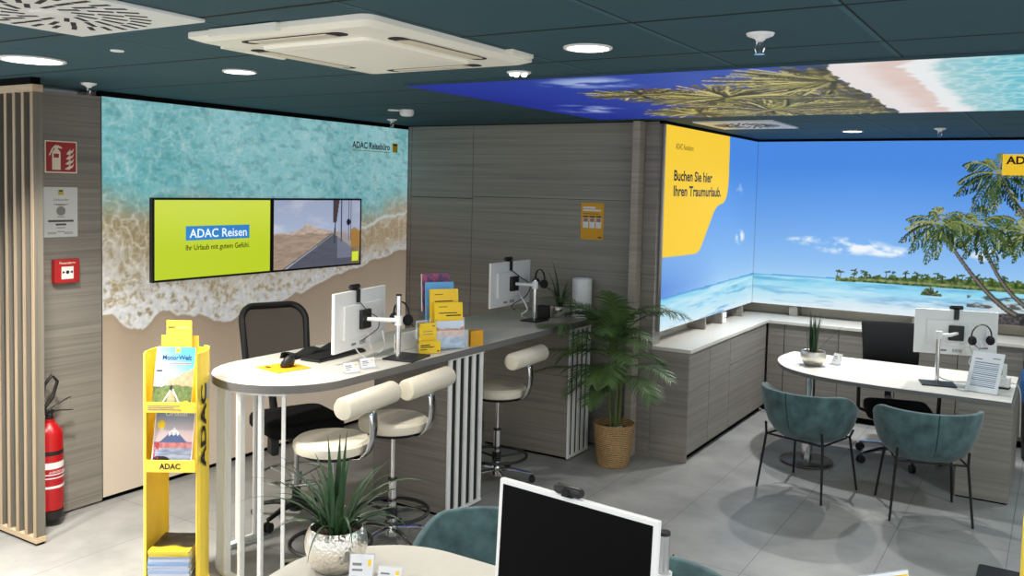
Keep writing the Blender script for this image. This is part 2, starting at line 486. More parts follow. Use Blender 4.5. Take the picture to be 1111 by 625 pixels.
# ------------------------------------------------------------------ beach mural on the long wall
FOAM = [(3.5,1.30),(3.59,1.29),(3.67,1.26),(3.74,1.2),(3.8,1.17),(3.89,1.15),(3.96,1.19),(4.04,1.25),(4.11,1.26),(4.19,1.21),(4.33,1.21),(4.44,1.18),(4.52,1.13),(4.66,1.12),(4.76,1.17),(4.98,1.2),(5.13,1.19),(5.34,1.26),(5.6,1.32),(5.89,1.4),(6.26,1.48),(6.71,1.57),(6.9,1.6)]
def paint_beach(U, V):
    y = 3.588+U; z = 0.032+V
    wx = fbm(y*5, z*5, 3)*0.25; wz = fbm(y*5, z*5, 9)*0.25
    base = mix(full(y.shape, C(112,192,200)), full(y.shape, C(166,230,236)), 1.4*(fbm(y*2.2, z*3.0, 21)-0.3) + 0.35*(y-4.2)/2.6)
    v1 = ridge((y+wx*0.5)*13, (z+wz*0.5)*15, 5)**6; v2 = ridge((y-wz*0.3)*27, (z+wx*0.3)*31, 11)**5; v3 = ridge((y+wz*0.2)*48, (z+wx*0.2)*52, 15)**4
    vein = 0.40*v1 + 0.5*v2*(0.5+0.8*fbm(y*3, z*3, 8)) + 0.45*v3*fbm(y*4, z*4, 7)*1.6
    img = mix(base, full(y.shape, C(236,248,246)), vein*0.62)
    dk = np.clip((fbm(y*16+z*6, z*26, 31)-0.50)*2.6, 0, 1)
    img = mix(img, full(y.shape, C(72,146,152)), dk*0.5)
    # shallows
    zb = np.interp(y, [a for a, _ in FOAM], [b for _, b in FOAM]) + (fbm(y*9, z*0+3, 41)-0.5)*0.06
    z2 = np.interp(y, [3.5, 5.0, 6.1, 6.9], [1.98, 1.90, 1.84, 1.99]) + (fbm(y*3, z*3, 44)-0.5)*0.18
    olive = mix(full(y.shape, C(158,142,110)), full(y.shape, C(184,162,130)), (y-4.2)/2.0)
    olive = mix(olive, full(y.shape, C(118,112,92)), np.clip((fbm(y*6, z*6, 51)-0.5)*2, 0, 1)*0.6)
    olive = mix(olive, full(y.shape, C(226,220,206)), (0.7*ridge((y+wx*0.4)*15, (z+wz*0.4)*15, 55)**6 + 0.6*ridge((y+wx*0.3)*34, (z+wz*0.3)*34, 56)**5)*0.8)
    img = mix(olive, img, sstep(-0.10, 0.22, z-z2))
    # thin upper foam line
    zl = np.interp(y, [5.6, 6.15, 6.8, 6.95], [1.80, 1.82, 1.95, 1.97]) + (fbm(y*8, z*0, 61)-0.5)*0.08
    img = mix(img, full(y.shape, C(226,238,236)), np.exp(-((z-zl)/0.016)**2)*sstep(5.4, 6.0, y)*0.9)
    # thick lower foam
    h = z-zb
    th = np.interp(y, [3.5, 4.3, 5.2, 5.8, 6.9], [0.62, 0.55, 0.40, 0.20, 0.11])
    lace = fbm((y+z*0.5)*24, (z-y*0.4)*24, 71, 4)
    lac2 = ridge((y+wx*0.3+z*0.4)*34, (z+wz*0.3)*26, 72)**2
    dens = np.clip(1.35*(1-h/th), 0, 1)**0.8*np.clip((lace-0.36)*4.6+0.18+0.45*lac2, 0, 1)
    rim = np.exp(-((h-0.012)/0.016)**2)
    fo = mix(full(y.shape, C(196,196,198)), full(y.shape, C(238,238,236)), fbm(y*40, z*40, 75))
    img = mix(img, fo, np.where(h > 0, np.maximum(dens*0.95, rim*0.85), 0))
    # bare sand
    sand = mix(full(y.shape, C(168,149,128)), full(y.shape, C(206,190,170)), (zb-z)/0.75)
    sand = sand*(0.985+0.03*fbm(y*3, z*3, 81))[..., None]
    sand = mix(sand, full(y.shape, C(150,134,116)), np.exp(-((h+0.02)/0.02)**2)*0.25)
    return mix(img, sand, sstep(0.004, -0.004, h))

t = thing('wall_mural', 'large aerial beach mural of turquoise surf and sand behind the two wall screens', 'mural', (0,0,0))
MB().bx(-5.512, -5.456, 3.588, 6.828, 0.032, 2.745).build('frame_panel', STEEL, t)
print_sheet('print', (-5.4545, 3.589, 0.033), (0,1,0), (0,0,1), 3.238, 2.711, 0.0075, 0.0075, paint_beach, PRINT_SOFT, t)
text('lettering', 'ADAC Reisebüro', (-5.4535, 6.03, 2.532), (0,1,0), (0,0,1), INK_LIT, t, width=0.52, height=0.060, bold=0.022)
MB().bx(-5.4535, -5.452, 6.03, 6.55, 2.508, 2.514).build('underline', YELLOWD, t)
lg = MB().bx(-5.4535, -5.452, 6.59, 6.665, 2.515, 2.60).build('logo', YELLOWD, t)
MB().bx(-5.452, -5.4515, 6.60, 6.655, 2.578, 2.592).build('logo_mark', INK_LIT, lg)

# ------------------------------------------------------------------ wall screens
def screen(label, y0, y1, paint):
    t = thing('wall_screen', label, 'screen', (-5.45, (y0+y1)/2, 1.775), 0)
    w = (y1-y0); h = 0.60
    MB().bx(0.0, 0.034, -w/2, w/2, -h/2, h/2).build('housing', BLACK, t, bevel=0.003)
    b = MB()
    e = 0.016
    b.bx(0.034, 0.037, -w/2, w/2, h/2-e, h/2).bx(0.034, 0.037, -w/2, w/2, -h/2, -h/2+e).bx(0.034, 0.037, -w/2, -w/2+e, -h/2+e, h/2-e).bx(0.034, 0.037, w/2-e, w/2, -h/2+e, h/2-e)
    b.build('bezel', BLACK, t)
    d = print_sheet('display', (0.0352, -w/2+e, -h/2+e), (0,1,0), (0,0,1), w-2*e, h-2*e, 0.007, 0.007, paint, SCREEN_LIT, t)
    return t, w-2*e, h-2*e

def paint_lime(U, V):
    img = full(U.shape, C(186,206,44))
    return mix(img, full(U.shape, C(206,220,84)), sstep(0.15, 0.57, V)*0.75)
t, w, h = screen('lime green wall screen reading ADAC Reisen in a blue bar', 3.945, 5.046, paint_lime)
bl = plain('screen_blue', rgb(52,128,196), 0.4, emit=0.7)
wl = plain('screen_white', rgb(236,244,250), 0.4, emit=0.75)
dk = plain('screen_dark_text', rgb(30,40,20), 0.5)
MB().bx(0.0356, 0.0366, -w/2+0.245*w, -w/2+0.80*w, h/2-0.52*h, h/2-0.335*h).build('title_bar', bl, t)
text('title_lettering', 'ADAC Reisen', (0.0368, -w/2+0.275*w, h/2-0.485*h), (0,1,0), (0,0,1), wl, t, width=0.50*w, height=0.066, bold=0.01)
text('slogan_lettering', 'Ihr Urlaub mit gutem Gefühl.', (0.0366, -w/2+0.245*w, h/2-0.645*h), (0,1,0), (0,0,1), dk, t, width=0.555*w, height=0.040, bold=0.012)

def paint_road(U, V):
    W, H = U.max(), V.max(); u = U/W; v = V/H
    img = mix(full(u.shape, C(178,194,220)), full(u.shape, C(150,160,186)), v)
    cl = np.clip((fbm(u*4, v*7, 5)-0.45)*3, 0, 1)
    img = mix(img, full(u.shape, C(206,206,214)), cl*0.7)
    hz = 0.50
    mt = hz + 0.02 + 0.13*np.exp(-np.abs((u-0.37)/0.10)**1.3) + 0.03*np.exp(-((u-0.52)/0.12)**2)
    img = mix(img, mix(full(u.shape, C(150,130,118)), full(u.shape, C(206,190,180)), fbm(u*30, v*30, 8)), (v < mt)*1.0)
    land = mix(full(u.shape, C(176,152,132)), full(u.shape, C(128,116,104)), fbm(u*14, v*40, 12)*1.3-0.2)
    img = mix(img, land, (v < hz+0.01*np.sin(u*20))*1.0)
    # road
    lft = 0.66 - (hz-v)/hz*0.56; rgt = 0.66 + (hz-v)/hz*0.5
    road = mix(full(u.shape, C(92,94,108)), full(u.shape, C(74,76,88)), fbm(u*9, v*60, 14))
    img = mix(img, road, ((v < hz) & (u > lft) & (u < rgt))*1.0)
    img = mix(img, full(u.shape, C(188,190,200)), ((v < hz-0.02) & (np.abs(u-lft-0.03) < 0.004+0.012*(hz-v)))*0.9)
    # bus: mirror arm, window post and its side
    img = mix(img, full(u.shape, C(150,156,178)), ((u > 0.72) & (v > 0.1+0*u))*0.45)
    img = mix(img, full(u.shape, C(64,52,54)), ((u > 0.665) & (u < 0.74-0.1*(1-v)) & (v > 0.66))*0.95)
    img = mix(img, full(u.shape, C(60,58,66)), ((np.abs(u-0.68-0.03*(v-0.3)) < 0.008) & (v > 0.34) & (v < 0.7))*1.0)
    for a, wd in ((0.765,0.004),(0.885,0.006),(0.86,0.003)):
        img = mix(img, full(u.shape, C(48,48,60)), ((np.abs(u-a) < wd) & (v > 0.36))*0.9)
    img = mix(img, full(u.shape, C(24,24,30)), (((u-0.855)/0.026)**2+((v-0.66)/0.05)**2 < 1)*1.0)
    img = mix(img, full(u.shape, C(158,112,48)), ((u > 0.885) & (v < 0.58-0.9*np.abs(u-0.93)) & (v > 0.25))*0.85)
    img = mix(img, full(u.shape, C(120,96,60)), ((u > 0.89) & (v < 0.26))*0.6)
    img = mix(img, full(u.shape, C(206,222,60)), ((u > 0.90) & (u < 0.985) & (v > 0.04) & (v < 0.19))*1.0)
    return img
t, w, h = screen('wall screen showing a desert road seen from a bus', 5.052, 6.118, paint_road)

# ------------------------------------------------------------------ alcove murals
def sky_sea(x, z, hz, seed):
    s = mix(full(x.shape, C(166,210,248)), full(x.shape, C(78,142,232)), np.clip((z-hz)/1.15, 0, 1)**0.75)
    w = mix(full(x.shape, C(226,243,250)), full(x.shape, C(136,212,242)), np.clip((z-1.04)/0.30, 0, 1)**0.9)
    w = mix(w, full(x.shape, C(236,246,250)), np.clip((fbm(x*3, z*26, seed)-0.5)*3, 0, 1)*0.55)
    w = mix(w, full(x.shape, C(92,160,208)), np.clip((fbm(x*2.4, z*22, seed+5)-0.56)*5, 0, 1)*0.6)
    w = mix(w, full(x.shape, C(56,140,212)), np.exp(-((z-hz)/0.012)**2)*0.8)
    return mix(w, s, (z > hz)*1.0)

def cloud(img, x, z, cx, cz, rx, rz, seed, a=0.95):
    d = ((x-cx)/rx)**2 + ((z-cz)/rz)**2
    k = np.clip(1.2-d, 0, 1)*np.clip((fbm(x*9, z*16, seed)-0.36)*4, 0, 1)
    return mix(img, full(x.shape, C(244,248,252)), k*a)

def inside(poly, x, y):
    r = np.zeros(x.shape, bool); n = len(poly)
    for i in range(n):
        x0, y0 = poly[i]; x1, y1 = poly[(i+1) % n]
        c = ((y0 > y) != (y1 > y)) & (x < (x1-x0)*(y-y0)/((y1-y0) or 1e-9)+x0)
        r ^= c
    return r

YPOLY = [(6.8,2.80),(8.49,2.80),(8.50,2.36),(8.494,2.28),(8.475,2.215),(8.445,2.165),(8.405,2.13),(8.35,2.108),(8.27,2.096),(8.21,2.084),(8.155,2.062),(8.105,2.03),(8.06,1.985),(7.82,1.745),(7.78,1.706),(7.735,1.678),(7.68,1.660),(7.60,1.654),(6.8,1.662)]
def paint_poster(U, V):
    y = 6.872+U; z = 1.045+V
    hz = 1.322+(y-7.0)*0.016
    img = sky_sea(y, z, hz, 3)
    img = mix(img, full(y.shape, C(92,140,226)), np.clip((1.7-z)/0.3, 0, 1)*(z > hz)*np.clip((8.3-y)/1.4, 0, 1)*0.8)
    sh = hz-0.05-(8.9-y)*0.02
    img = mix(img, full(y.shape, C(206,240,250)), np.exp(-((z-sh)/0.016)**2)*0.6)
    img = cloud(img, y, z, 8.92, 1.76, 0.16, 0.08, 9); img = cloud(img, y, z, 8.85, 2.24, 0.12, 0.07, 12, 0.35)
    k = sum(inside(YPOLY, y+a, z+b)*0.125 for a in (-.003,.003) for b in (-.0037,-.0012,.0012,.0037))
    return mix(img, full(y.shape, C(255,212,62)), k)
t = thing('wall_mural', 'yellow and blue sea poster wall reading Buchen Sie hier beside the wood panel', 'mural', (0,0,0))
MB().bx(-2.85, -2.803, 6.955, 9.418, 1.04, 2.755).bx(-2.832, -2.803, 6.868, 6.955, 1.04, 2.755).build('frame_panel', STEEL, t)
print_sheet('print', (-2.8015, 6.87, 1.042), (0,1,0), (0,0,1), 2.548, 1.712, 0.0055, 0.0055, paint_poster, PRINT_LIT, t)
text('small_lettering', 'ADAC Reisebüro', (-2.8005, 7.08, 2.565), (0,1,0), (0,0,1), INK_LIT, t, width=0.42, height=0.050)
text('headline_lettering', 'Buchen Sie hier', (-2.8005, 7.065, 2.300), (0,1,0), (0,0,1), INK_LIT, t, width=0.95, height=0.090, bold=0.026)
text('headline_lettering', 'Ihren Traumurlaub.', (-2.8005, 7.065, 2.170), (0,1,0), (0,0,1), INK_LIT, t, width=1.21, height=0.090, bold=0.026)

def palm_stroke(cv, rnd, base, ctrl, crown, r0, r1, fr, L, dark):
    """painted palm: trunk then drooping fronds with hanging leaflets"""
    P = []
    for i in range(25):
        s = i/24
        P.append(((1-s)**2*base[0]+2*s*(1-s)*ctrl[0]+s*s*crown[0], (1-s)**2*base[1]+2*s*(1-s)*ctrl[1]+s*s*crown[1]))
    rr = [r0+(r1-r0)*i/24 for i in range(25)]
    cv.line(P, [q*0.8 for q in rr], C(62,60,58)); cv.line([(a-0.005, b+0.003) for a, b in P], [q*0.35 for q in rr], C(124,116,104), 0.8)
    pal = [C(28,46,30), C(46,70,40), C(72,96,54), C(104,124,74), C(160,168,118), C(36,54,40)]
    for i in range(fr):
        a = 2*PI*i/fr + rnd.uniform(-0.2, 0.2)
        l = L*rnd.uniform(0.75, 1.1)
        dx, dz = math.cos(a), math.sin(a)
        pts = [(crown[0]+dx*l*s, crown[1]+dz*l*s*0.85+0.10*l*math.sin(s*PI*0.8) - 0.42*l*s*s) for s in [k/14 for k in range(15)]]
        col = pal[rnd.randrange(3)] if dz < 0 else pal[rnd.randrange(1, 5)]
        for k in range(2, 15):
            x0, z0 = pts[k]; s = k/14
            tx, tz = pts[k][0]-pts[k-1][0], pts[k][1]-pts[k-1][1]; n = math.hypot(tx, tz) or 1; tx /= n; tz /= n
            ll = l*0.27*math.sin(PI*min(1, s*0.85+0.12))
            for sg in (-1, 1):
                for q in range(2):
                    c2 = pal[rnd.randrange(6)] if rnd.random() < 0.35 else col
                    ex = x0 + (tx*0.6 - sg*tz*0.6)*ll + rnd.uniform(-.015, .015); ez = z0 + (tz*0.6 + sg*tx*0.5)*ll - 0.55*ll
                    cv.line([(x0, z0), ((x0+ex)/2+0.006*sg, (z0+ez)/2+0.012), (ex, ez)], 0.0042, c2, 0.95)
        cv.line(pts, 0.005, C(150,150,84) if dz > 0 else C(80,92,44))
def paint_lagoon(U, V):
    x = -2.80+U; z = 1.045+V
    hz = 1.36+0.012*(x+2.79)
    img = sky_sea(x, z, hz, 33)
    for c in ((-2.25,1.735,0.22,0.05,61),(-1.85,1.70,0.42,0.09,62),(-1.5,1.665,0.35,0.06,63),(-0.62,1.68,0.14,0.08,64)):
        img = cloud(img, x, z, *c)
    top = np.interp(x, [-1.95,-1.6,-1.2,-0.6,0.0,1.6], [1.375,1.42,1.44,1.45,1.46,1.5]) + (fbm(x*30, z*0, 71)-0.5)*0.07
    isl = mix(full(x.shape, C(44,70,30)), full(x.shape, C(132,148,84)), (fbm(x*40, z*40, 73)-0.3)*2)
    isl = mix(isl, full(x.shape, C(190,186,150)), np.exp(-((z-1.375)/0.010)**2)*0.5)
    img = mix(img, isl, ((z < top) & (z > hz-0.03-0.02*np.clip(x+1.2, 0, 1)) & (x > -1.95))*1.0)
    shade = np.clip((fbm(x*5, z*30, 81)-0.42)*4, 0, 1)*np.exp(-((z-1.16-0.02*(x+1.2))/0.05)**2)*sstep(-1.75, -1.4, x)
    img = mix(img, full(x.shape, C(88,140,196)), shade*0.85)
    img = mix(img, full(x.shape, C(228,238,244)), sstep(1.24, 1.06, z)*sstep(-2.8, -1.6, x)*0.75)
    sandm = np.clip((z < 1.25+0.08*(x+0.5))*sstep(-0.9, -0.5, x), 0, 1)
    img = mix(img, full(x.shape, C(206,208,206)), sandm*0.6)
    rock = ((z < 1.13+0.10*np.clip(x+0.6, 0, 1)) & (x > -0.62))*1.0
    img = mix(img, mix(full(x.shape, C(44,44,48)), full(x.shape, C(120,116,112)), fbm(x*50, z*50, 84)*1.6-0.4), rock)
    debris = ((z < 1.30) & (z > 1.18) & (x > -0.75))*np.clip((fbm(x*12, z*40, 88)-0.5)*5, 0, 1)
    img = mix(img, full(x.shape, C(62,60,56)), debris*0.8)
    cv = Canvas(U, V, img); rnd = random.Random(5)
    q = lambda p: (p[0]+2.80, p[1]-1.045)
    for k in range(46):
        px = -1.95+rnd.random()*3.2; pz = 1.40+rnd.random()*0.04+0.02*(px+1.9)
        cv.line([q((px, pz-0.03)), q((px, pz+0.02))], 0.004, C(60,60,44))
        for s in range(5): cv.line([q((px, pz+0.02)), q((px+rnd.uniform(-.04,.04), pz+rnd.uniform(0,.04)))], 0.006, C(70,92,48))
    for s in range(60):
        a = rnd.uniform(0, PI); cv.line([q((-1.06, 1.265)), q((-1.06+0.09*math.cos(a), 1.265+0.08*math.sin(a)*rnd.random()))], 0.007, C(96,110,74) if s % 2 else C(60,70,48))
    palm_stroke(cv, rnd, q((0.10,1.24)), q((-0.15,1.9)), q((-0.10,2.15)), 0.030, 0.018, 12, 0.36, 0)
    palm_stroke(cv, rnd, q((-0.16,1.25)), q((-0.05,1.72)), q((-0.30,1.90)), 0.026, 0.016, 11, 0.28, 0)
    palm_stroke(cv, rnd, q((0.35,1.4)), q((-0.25,1.85)), q((-0.54,2.44)), 0.034, 0.018, 13, 0.36, 0)
    palm_stroke(cv, rnd, q((-0.20,1.18)), q((-0.55,1.40)), q((-0.67,1.95)), 0.030, 0.014, 12, 0.33, 0)
    palm_stroke(cv, rnd, q((-0.34,1.14)), q((-0.62,1.28)), q((-1.03,1.95)), 0.036, 0.015, 13, 0.31, 0)
    return cv.img
t = thing('wall_mural', 'bright lagoon mural with leaning palm trees above the low cabinets', 'mural', (0,0,0))
MB().bx(-2.797, 1.25, 9.423, 9.47, 1.04, 2.755).build('frame_panel', STEEL, t)
print_sheet('print', (-2.7985, 9.4215, 1.042), (1,0,0), (0,0,1), 4.04, 1.712, 0.0062, 0.0066, paint_lagoon, PRINT_LIT, t)
MB().bx(-2.801, -2.796, 9.4165, 9.4215, 1.042, 2.754).build('corner_profile', STEEL, t)
lg = MB().bx(-0.515, 0.10, 9.417, 9.4205, 2.43, 2.625).build('logo_field', plain('logo_yellow', rgb(255,206,40), 0.5, emit=0.5), t)
text('lettering', 'ADAC', (-0.485, 9.4165, 2.535), (1,0,0), (0,0,1), INK_LIT, lg, width=0.30, height=0.072, bold=0.03)

# ------------------------------------------------------------------ picture panel in the ceiling
def paint_ceiling(U, V):
    x = -3.22+U; y = 6.45-V
    img = mix(full(x.shape, C(30,44,140)), full(x.shape, C(70,104,190)), (x+3.2)/2.2)
    img = mix(img, full(x.shape, C(40,60,170)), np.clip(fbm(x*2, y*2, 3)-0.4, 0, 1))
    for (cx, cy, rx, ry, s) in ((-2.15,4.25,0.35,0.28,4),(-2.9,5.6,0.30,0.35,6),(-1.9,5.2,0.3,0.4,7)):
        k = np.clip(1.1-((x-cx)/rx)**2-((y-cy)/ry)**2, 0, 1)*np.clip((fbm(x*7, y*7, s)-0.4)*4, 0, 1)
        img = mix(img, full(x.shape, C(196,212,240)), k*0.8)
    cv = Canvas(U, V, img); rnd = random.Random(11)
    pal = [C(58,58,40), C(92,92,56), C(132,132,74), C(166,158,92), C(204,192,130), C(100,82,66), C(84,80,78)]
    for (cx, cy, L, n) in ((-1.05,6.2,1.0,420),(-1.0,5.6,0.9,380),(-1.72,5.15,0.66,420),(-1.70,6.0,0.72,480),(-1.0,4.6,0.62,360),(-2.25,6.1,0.42,220),(-2.15,4.85,0.36,160)):
        for i in range(n):
            a = rnd.uniform(0, 2*PI); l = L*rnd.uniform(0.5, 1.05)
            ex, ey = cx+l*math.cos(a), cy+l*math.sin(a)
            if ex > -0.93: continue
            c = pal[rnd.randrange(7)]
            mx_, my_ = (cx+ex)/2+rnd.uniform(-.05,.05), (cy+ey)/2+rnd.uniform(-.05,.05)
            cv.line([(cx+3.22, 6.45-cy), (mx_+3.22, 6.45-my_), (ex+3.22, 6.45-ey)], [0.016, 0.009], c, 0.8, 1.4)
    img = cv.img
    e = -0.915-0.028*(y-4) + (fbm(x*0+2, y*5, 21)-0.5)*0.10
    scr = mix(full(x.shape, C(62,58,44)), full(x.shape, C(150,140,80)), (fbm(x*6, y*18, 23)-0.3)*2)
    img = mix(img, scr, sstep(-0.28, -0.02, x-e)*0.6)
    sand = mix(full(x.shape, C(240,232,230)), full(x.shape, C(226,196,184)), sstep(0.10, 0.24, x-e)*(0.7+0.5*(fbm(x*8, y*8, 25)-0.5)))
    img = mix(img, sand, (x > e)*1.0)
    f = e+0.33+(fbm(x*6, y*6, 27)-0.5)*0.10
    img = mix(img, full(x.shape, C(242,244,244)), sstep(-0.03, 0.0, x-f))
    sea = mix(full(x.shape, C(186,214,214)), full(x.shape, C(104,196,214)), (x-f)/0.45)
    sea = mix(sea, full(x.shape, C(236,246,246)), ridge(x*24+fbm(x*5,y*5,2)*2, y*12, 31)**3*0.6)
    return mix(img, sea, sstep(0.06, 0.14, x-f))
t = thing('ceiling_mural', 'bright palm beach picture panel set flush into the dark ceiling', 'mural', (0,0,0))
MB().bx(-3.225, 2.4, 3.995, 6.455, CZ-0.012, CZ-0.001).build('frame_panel', plain('teal_profile', rgb(44,72,82), 0.7), t)
print_sheet('print', (-3.222, 6.452, CZ-0.0135), (1,0,0), (0,-1,0), 5.61, 2.454, 0.010, 0.016, paint_ceiling, PRINT_CEIL, t)

# ================================================================== CEILING FITTINGS
# air conditioning cassette
t = thing('air_conditioner', 'square cream ceiling air conditioner cassette with four air slots', 'air conditioner', (-2.495, 2.86, CZ), 0)
pan = MB()
W, D = 0.475, 0.56
def ring(mb, a, b, za, zb, r=0.05):
    """sloped frame between two rounded rectangles a=(w,h), b=(w,h)"""
    pa = rrect(a[0], a[1], r); pb = rrect(b[0], b[1], max(r*0.6, 0.01)); n = len(pa)
    vs = [(x, y, za) for x, y in pa] + [(x, y, zb) for x, y in pb]
    mb.add(vs, [(i, (i+1) % n, n+(i+1) % n, n+i) for i in range(n)], False)
pan.prism(rrect(2*W, 2*D, 0.05), -0.022, -0.001)
ring(pan, (2*W, 2*D), (2*W-0.09, 2*D-0.09), -0.022, -0.036)
pan.prism(rrect(2*W-0.09, 2*D-0.09, 0.03), -0.0361, -0.02)
pan.build('panel', OFFWHITE, t, bevel=0.003)
gr = MB(); gr.prism(rrect(0.56, 0.68, 0.03), -0.048, -0.034); ring(gr, (0.56,0.68), (0.50,0.62), -0.048, -0.052, 0.03); gr.prism(rrect(0.50, 0.62, 0.02), -0.0522, -0.046)
gr.build('intake_grille', OFFWHITE, t, bevel=0.002)
FL = plain('cassette_flap', rgb(222,212,190), 0.5)
for (cx, cy, lx, ly) in ((0, 0.435, 0.52, 0.07), (0, -0.435, 0.52, 0.07), (0.365, 0, 0.07, 0.60), (-0.365, 0, 0.07, 0.60)):
    s = MB().prism([(x+cx, y+cy) for x, y in rrect(lx, ly, 0.03)], -0.0385, -0.034).build('air_slot', BLACKM, t)
    ax = Matrix.Translation((cx, cy, -0.0405)) @ (Euler((0.05 if lx > ly else 0, 0.05 if ly > lx else 0, 0)).to_matrix().to_4x4())
    MB().bx(-lx/2+0.06, lx/2-0.06, -ly/2-0.004, ly/2+0.004, -0.002, 0.002, ax).build('flap', FL, s) if lx > ly else MB().bx(-lx/2-0.004, lx/2+0.004, -ly/2+0.06, ly/2-0.06, -0.002, 0.002, ax).build('flap', FL, s)
# corner brackets seen past the panel edge
for b_ in ((0.476, 0.515, 0.30, 0.47, -0.020, -0.001), (-0.495, -0.470, -0.36, -0.02, -0.034, -0.004), (-0.30, 0.06, -0.58, -0.555, -0.034, -0.004)): MB().bx(*b_).build('edge_clip', OFFWHITE, t, bevel=0.002)

def swirl(label, x0, x1, y0, y1, rings):
    t = thing('air_diffuser', label, 'air vent', ((x0+x1)/2, (y0+y1)/2, CZ))
    w, h = x1-x0, y1-y0
    MB().bx(-w/2, w/2, -h/2, h/2, -0.014, -0.001).build('plate', WHITE, t, bevel=0.003)
    s = MB()
    for (r0, r1, n, sk) in rings:
        for k in range(n):
            a = 2*PI*k/n
            m = Matrix.Rotation(a, 4, 'Z') @ Matrix.Translation(((r0+r1)/2*min(w,h), 0, -0.0145)) @ Matrix.Rotation(sk, 4, 'Z')
            s.box((0, 0, 0), ((r1-r0)*min(w,h), 0.018, 0.0016), m)
    s.build('slots', BLACKM, t)
    MB().lathe([(0.0,-0.019),(0.05,-0.018),(0.06,-0.014)], 24).build('hub', WHITE, t)
swirl('white square swirl air vent in the ceiling near the slatted screen', -3.385, -2.645, 1.42, 2.145, ((0.12,0.22,12,0.5),(0.235,0.35,20,0.35),(0.36,0.46,30,0.3)))
swirl('white square swirl air vent in the ceiling over the alcove', -2.605, -1.955, 6.93, 7.72, ((0.10,0.20,12,0.5),(0.22,0.42,24,0.35)))

def downlight(name, label, x, y, r):
    t = thing(name, label, 'ceiling light', (x, y, CZ), 0, 'recessed round ceiling lights')
    MB().lathe([(r, -0.001), (r, -0.006), (r*0.97, -0.009), (r*0.86, -0.009), (r*0.85, -0.004)], 40).build('trim_ring', WHITE, t)
    MB().lathe([(0.0, -0.0065), (r*0.85, -0.0065)], 40).build('diffuser', LIGHTON, t)
    return t
downlight('ceiling_light', 'large round ceiling light above the slatted screen', -4.374, 2.505, 0.155)
downlight('ceiling_light', 'round ceiling light between the air conditioner and the beach mural', -3.708, 3.226, 0.088)
downlight('ceiling_light', 'round ceiling light between the air conditioner and a sprinkler', -1.677, 3.249, 0.10)
downlight('ceiling_light', 'round ceiling light above the alcove desk', -1.632, 8.298, 0.090)
t = thing('ceiling_light', 'small glass star ceiling light at the corner of the air conditioner', 'ceiling light', (-2.344, 3.802, CZ))
MB().lathe([(0.062,-0.001),(0.058,-0.008),(0.03,-0.011),(0.0,-0.012)], 24).build('trim_ring', WHITE, t)
for k in range(5):
    a = 2*PI*k/5
    MB().lathe([(0.0,-0.024),(0.012,-0.02),(0.014,-0.010)], 12, (0.034*math.cos(a), 0.034*math.sin(a), 0)).build('diffuser', LIGHTON, t)
t = thing('ceiling_sensor', 'tiny flat white disc on the ceiling beside the large swirl vent', 'sensor', (-3.669, 2.491, CZ))
MB().lathe([(0.030,-0.001),(0.028,-0.006),(0.0,-0.008)], 24).build('cover', WHITEP, t)

def sprinkler(label, x, y, s=1.0):
    t = thing('sprinkler', label, 'sprinkler', (x, y, CZ))
    MB().lathe([(0.046*s,-0.001),(0.042*s,-0.010),(0.018*s,-0.020),(0.012*s,-0.030)], 24).build('rosette', WHITEP, t)
    b = MB(); b.tube([(0.010*s,0,-0.028),(0.016*s,0,-0.045*s),(0.010*s,0,-0.062*s),(0,0,-0.066*s),(-0.010*s,0,-0.062*s),(-0.016*s,0,-0.045*s),(-0.010*s,0,-0.028)], 0.0035*s, 8)
    b.lathe([(0.0,-0.070*s),(0.018*s,-0.069*s),(0.018*s,-0.066*s)], 16); b.build('yoke', CHROME, t)
    MB().cyl((0,0,-0.03),(0,0,-0.062*s),0.003*s).build('glass_bulb', CHROME, t)
sprinkler('white ceiling sprinkler above the wood column', -5.10, 3.27)
sprinkler('white ceiling sprinkler beside the ceiling picture panel', -0.965, 3.218, 1.1)
sprinkler('white ceiling sprinkler near the corner of beach mural and wood wall', -5.04, 6.08)
sprinkler('white ceiling sprinkler over the lagoon mural', -0.908, 8.108)
t = thing('smoke_detector', 'white round smoke detector with a flat disc beside it on the ceiling', 'smoke detector', (-4.30, 5.36, CZ))
MB().lathe([(0.052,-0.001),(0.056,-0.018),(0.052,-0.040),(0.036,-0.050),(0.0,-0.052)], 28).build('housing', WHITEP, t)
MB().lathe([(0.048,-0.001),(0.046,-0.008),(0.0,-0.010)], 28, (-0.11, -0.02, 0)).build('mounting_disc', WHITEP, t)

# ================================================================== ON THE WALLS
XC = -5.459
t = thing('fire_extinguisher_sign', 'red fire extinguisher sign with flames on the wood column', 'sign', (XC, 3.307, 2.331))
MB().bx(0, 0.003, -0.107, 0.107, -0.102, 0.102).build('border', CREAMSIGN, t)
MB().bx(0.003, 0.0038, -0.099, 0.099, -0.094, 0.094).build('field', REDSIGN, t)
P = MB()
def flat(mb, poly, x0=0.0038, x1=0.0046):
    n = len(poly); mb.add([(x0,a,b) for a,b in poly]+[(x1,a,b) for a,b in poly], [tuple(range(n)), tuple(range(n,2*n))]+[(i,(i+1)%n,n+(i+1)%n,n+i) for i in range(n)])
flat(P, [(-0.060,-0.082),(-0.005,-0.082),(-0.005,0.030),(-0.018,0.046),(-0.047,0.046),(-0.060,0.030)])
flat(P, [(-0.042,0.046),(-0.022,0.046),(-0.022,0.058),(0.004,0.052),(0.006,0.060),(-0.018,0.074),(-0.042,0.074),(-0.062,0.052),(-0.082,0.010),(-0.075,0.006),(-0.056,0.044),(-0.044,0.060)])
for k in range(4):
    z = -0.075+k*0.032; o = 0.008*k
    flat(P, [(0.022+o*0.5,z),(0.05,z-0.006),(0.078,z+0.012),(0.086,z+0.038),(0.072,z+0.022),(0.060,z+0.018),(0.064,z+0.034),(0.046,z+0.014)])
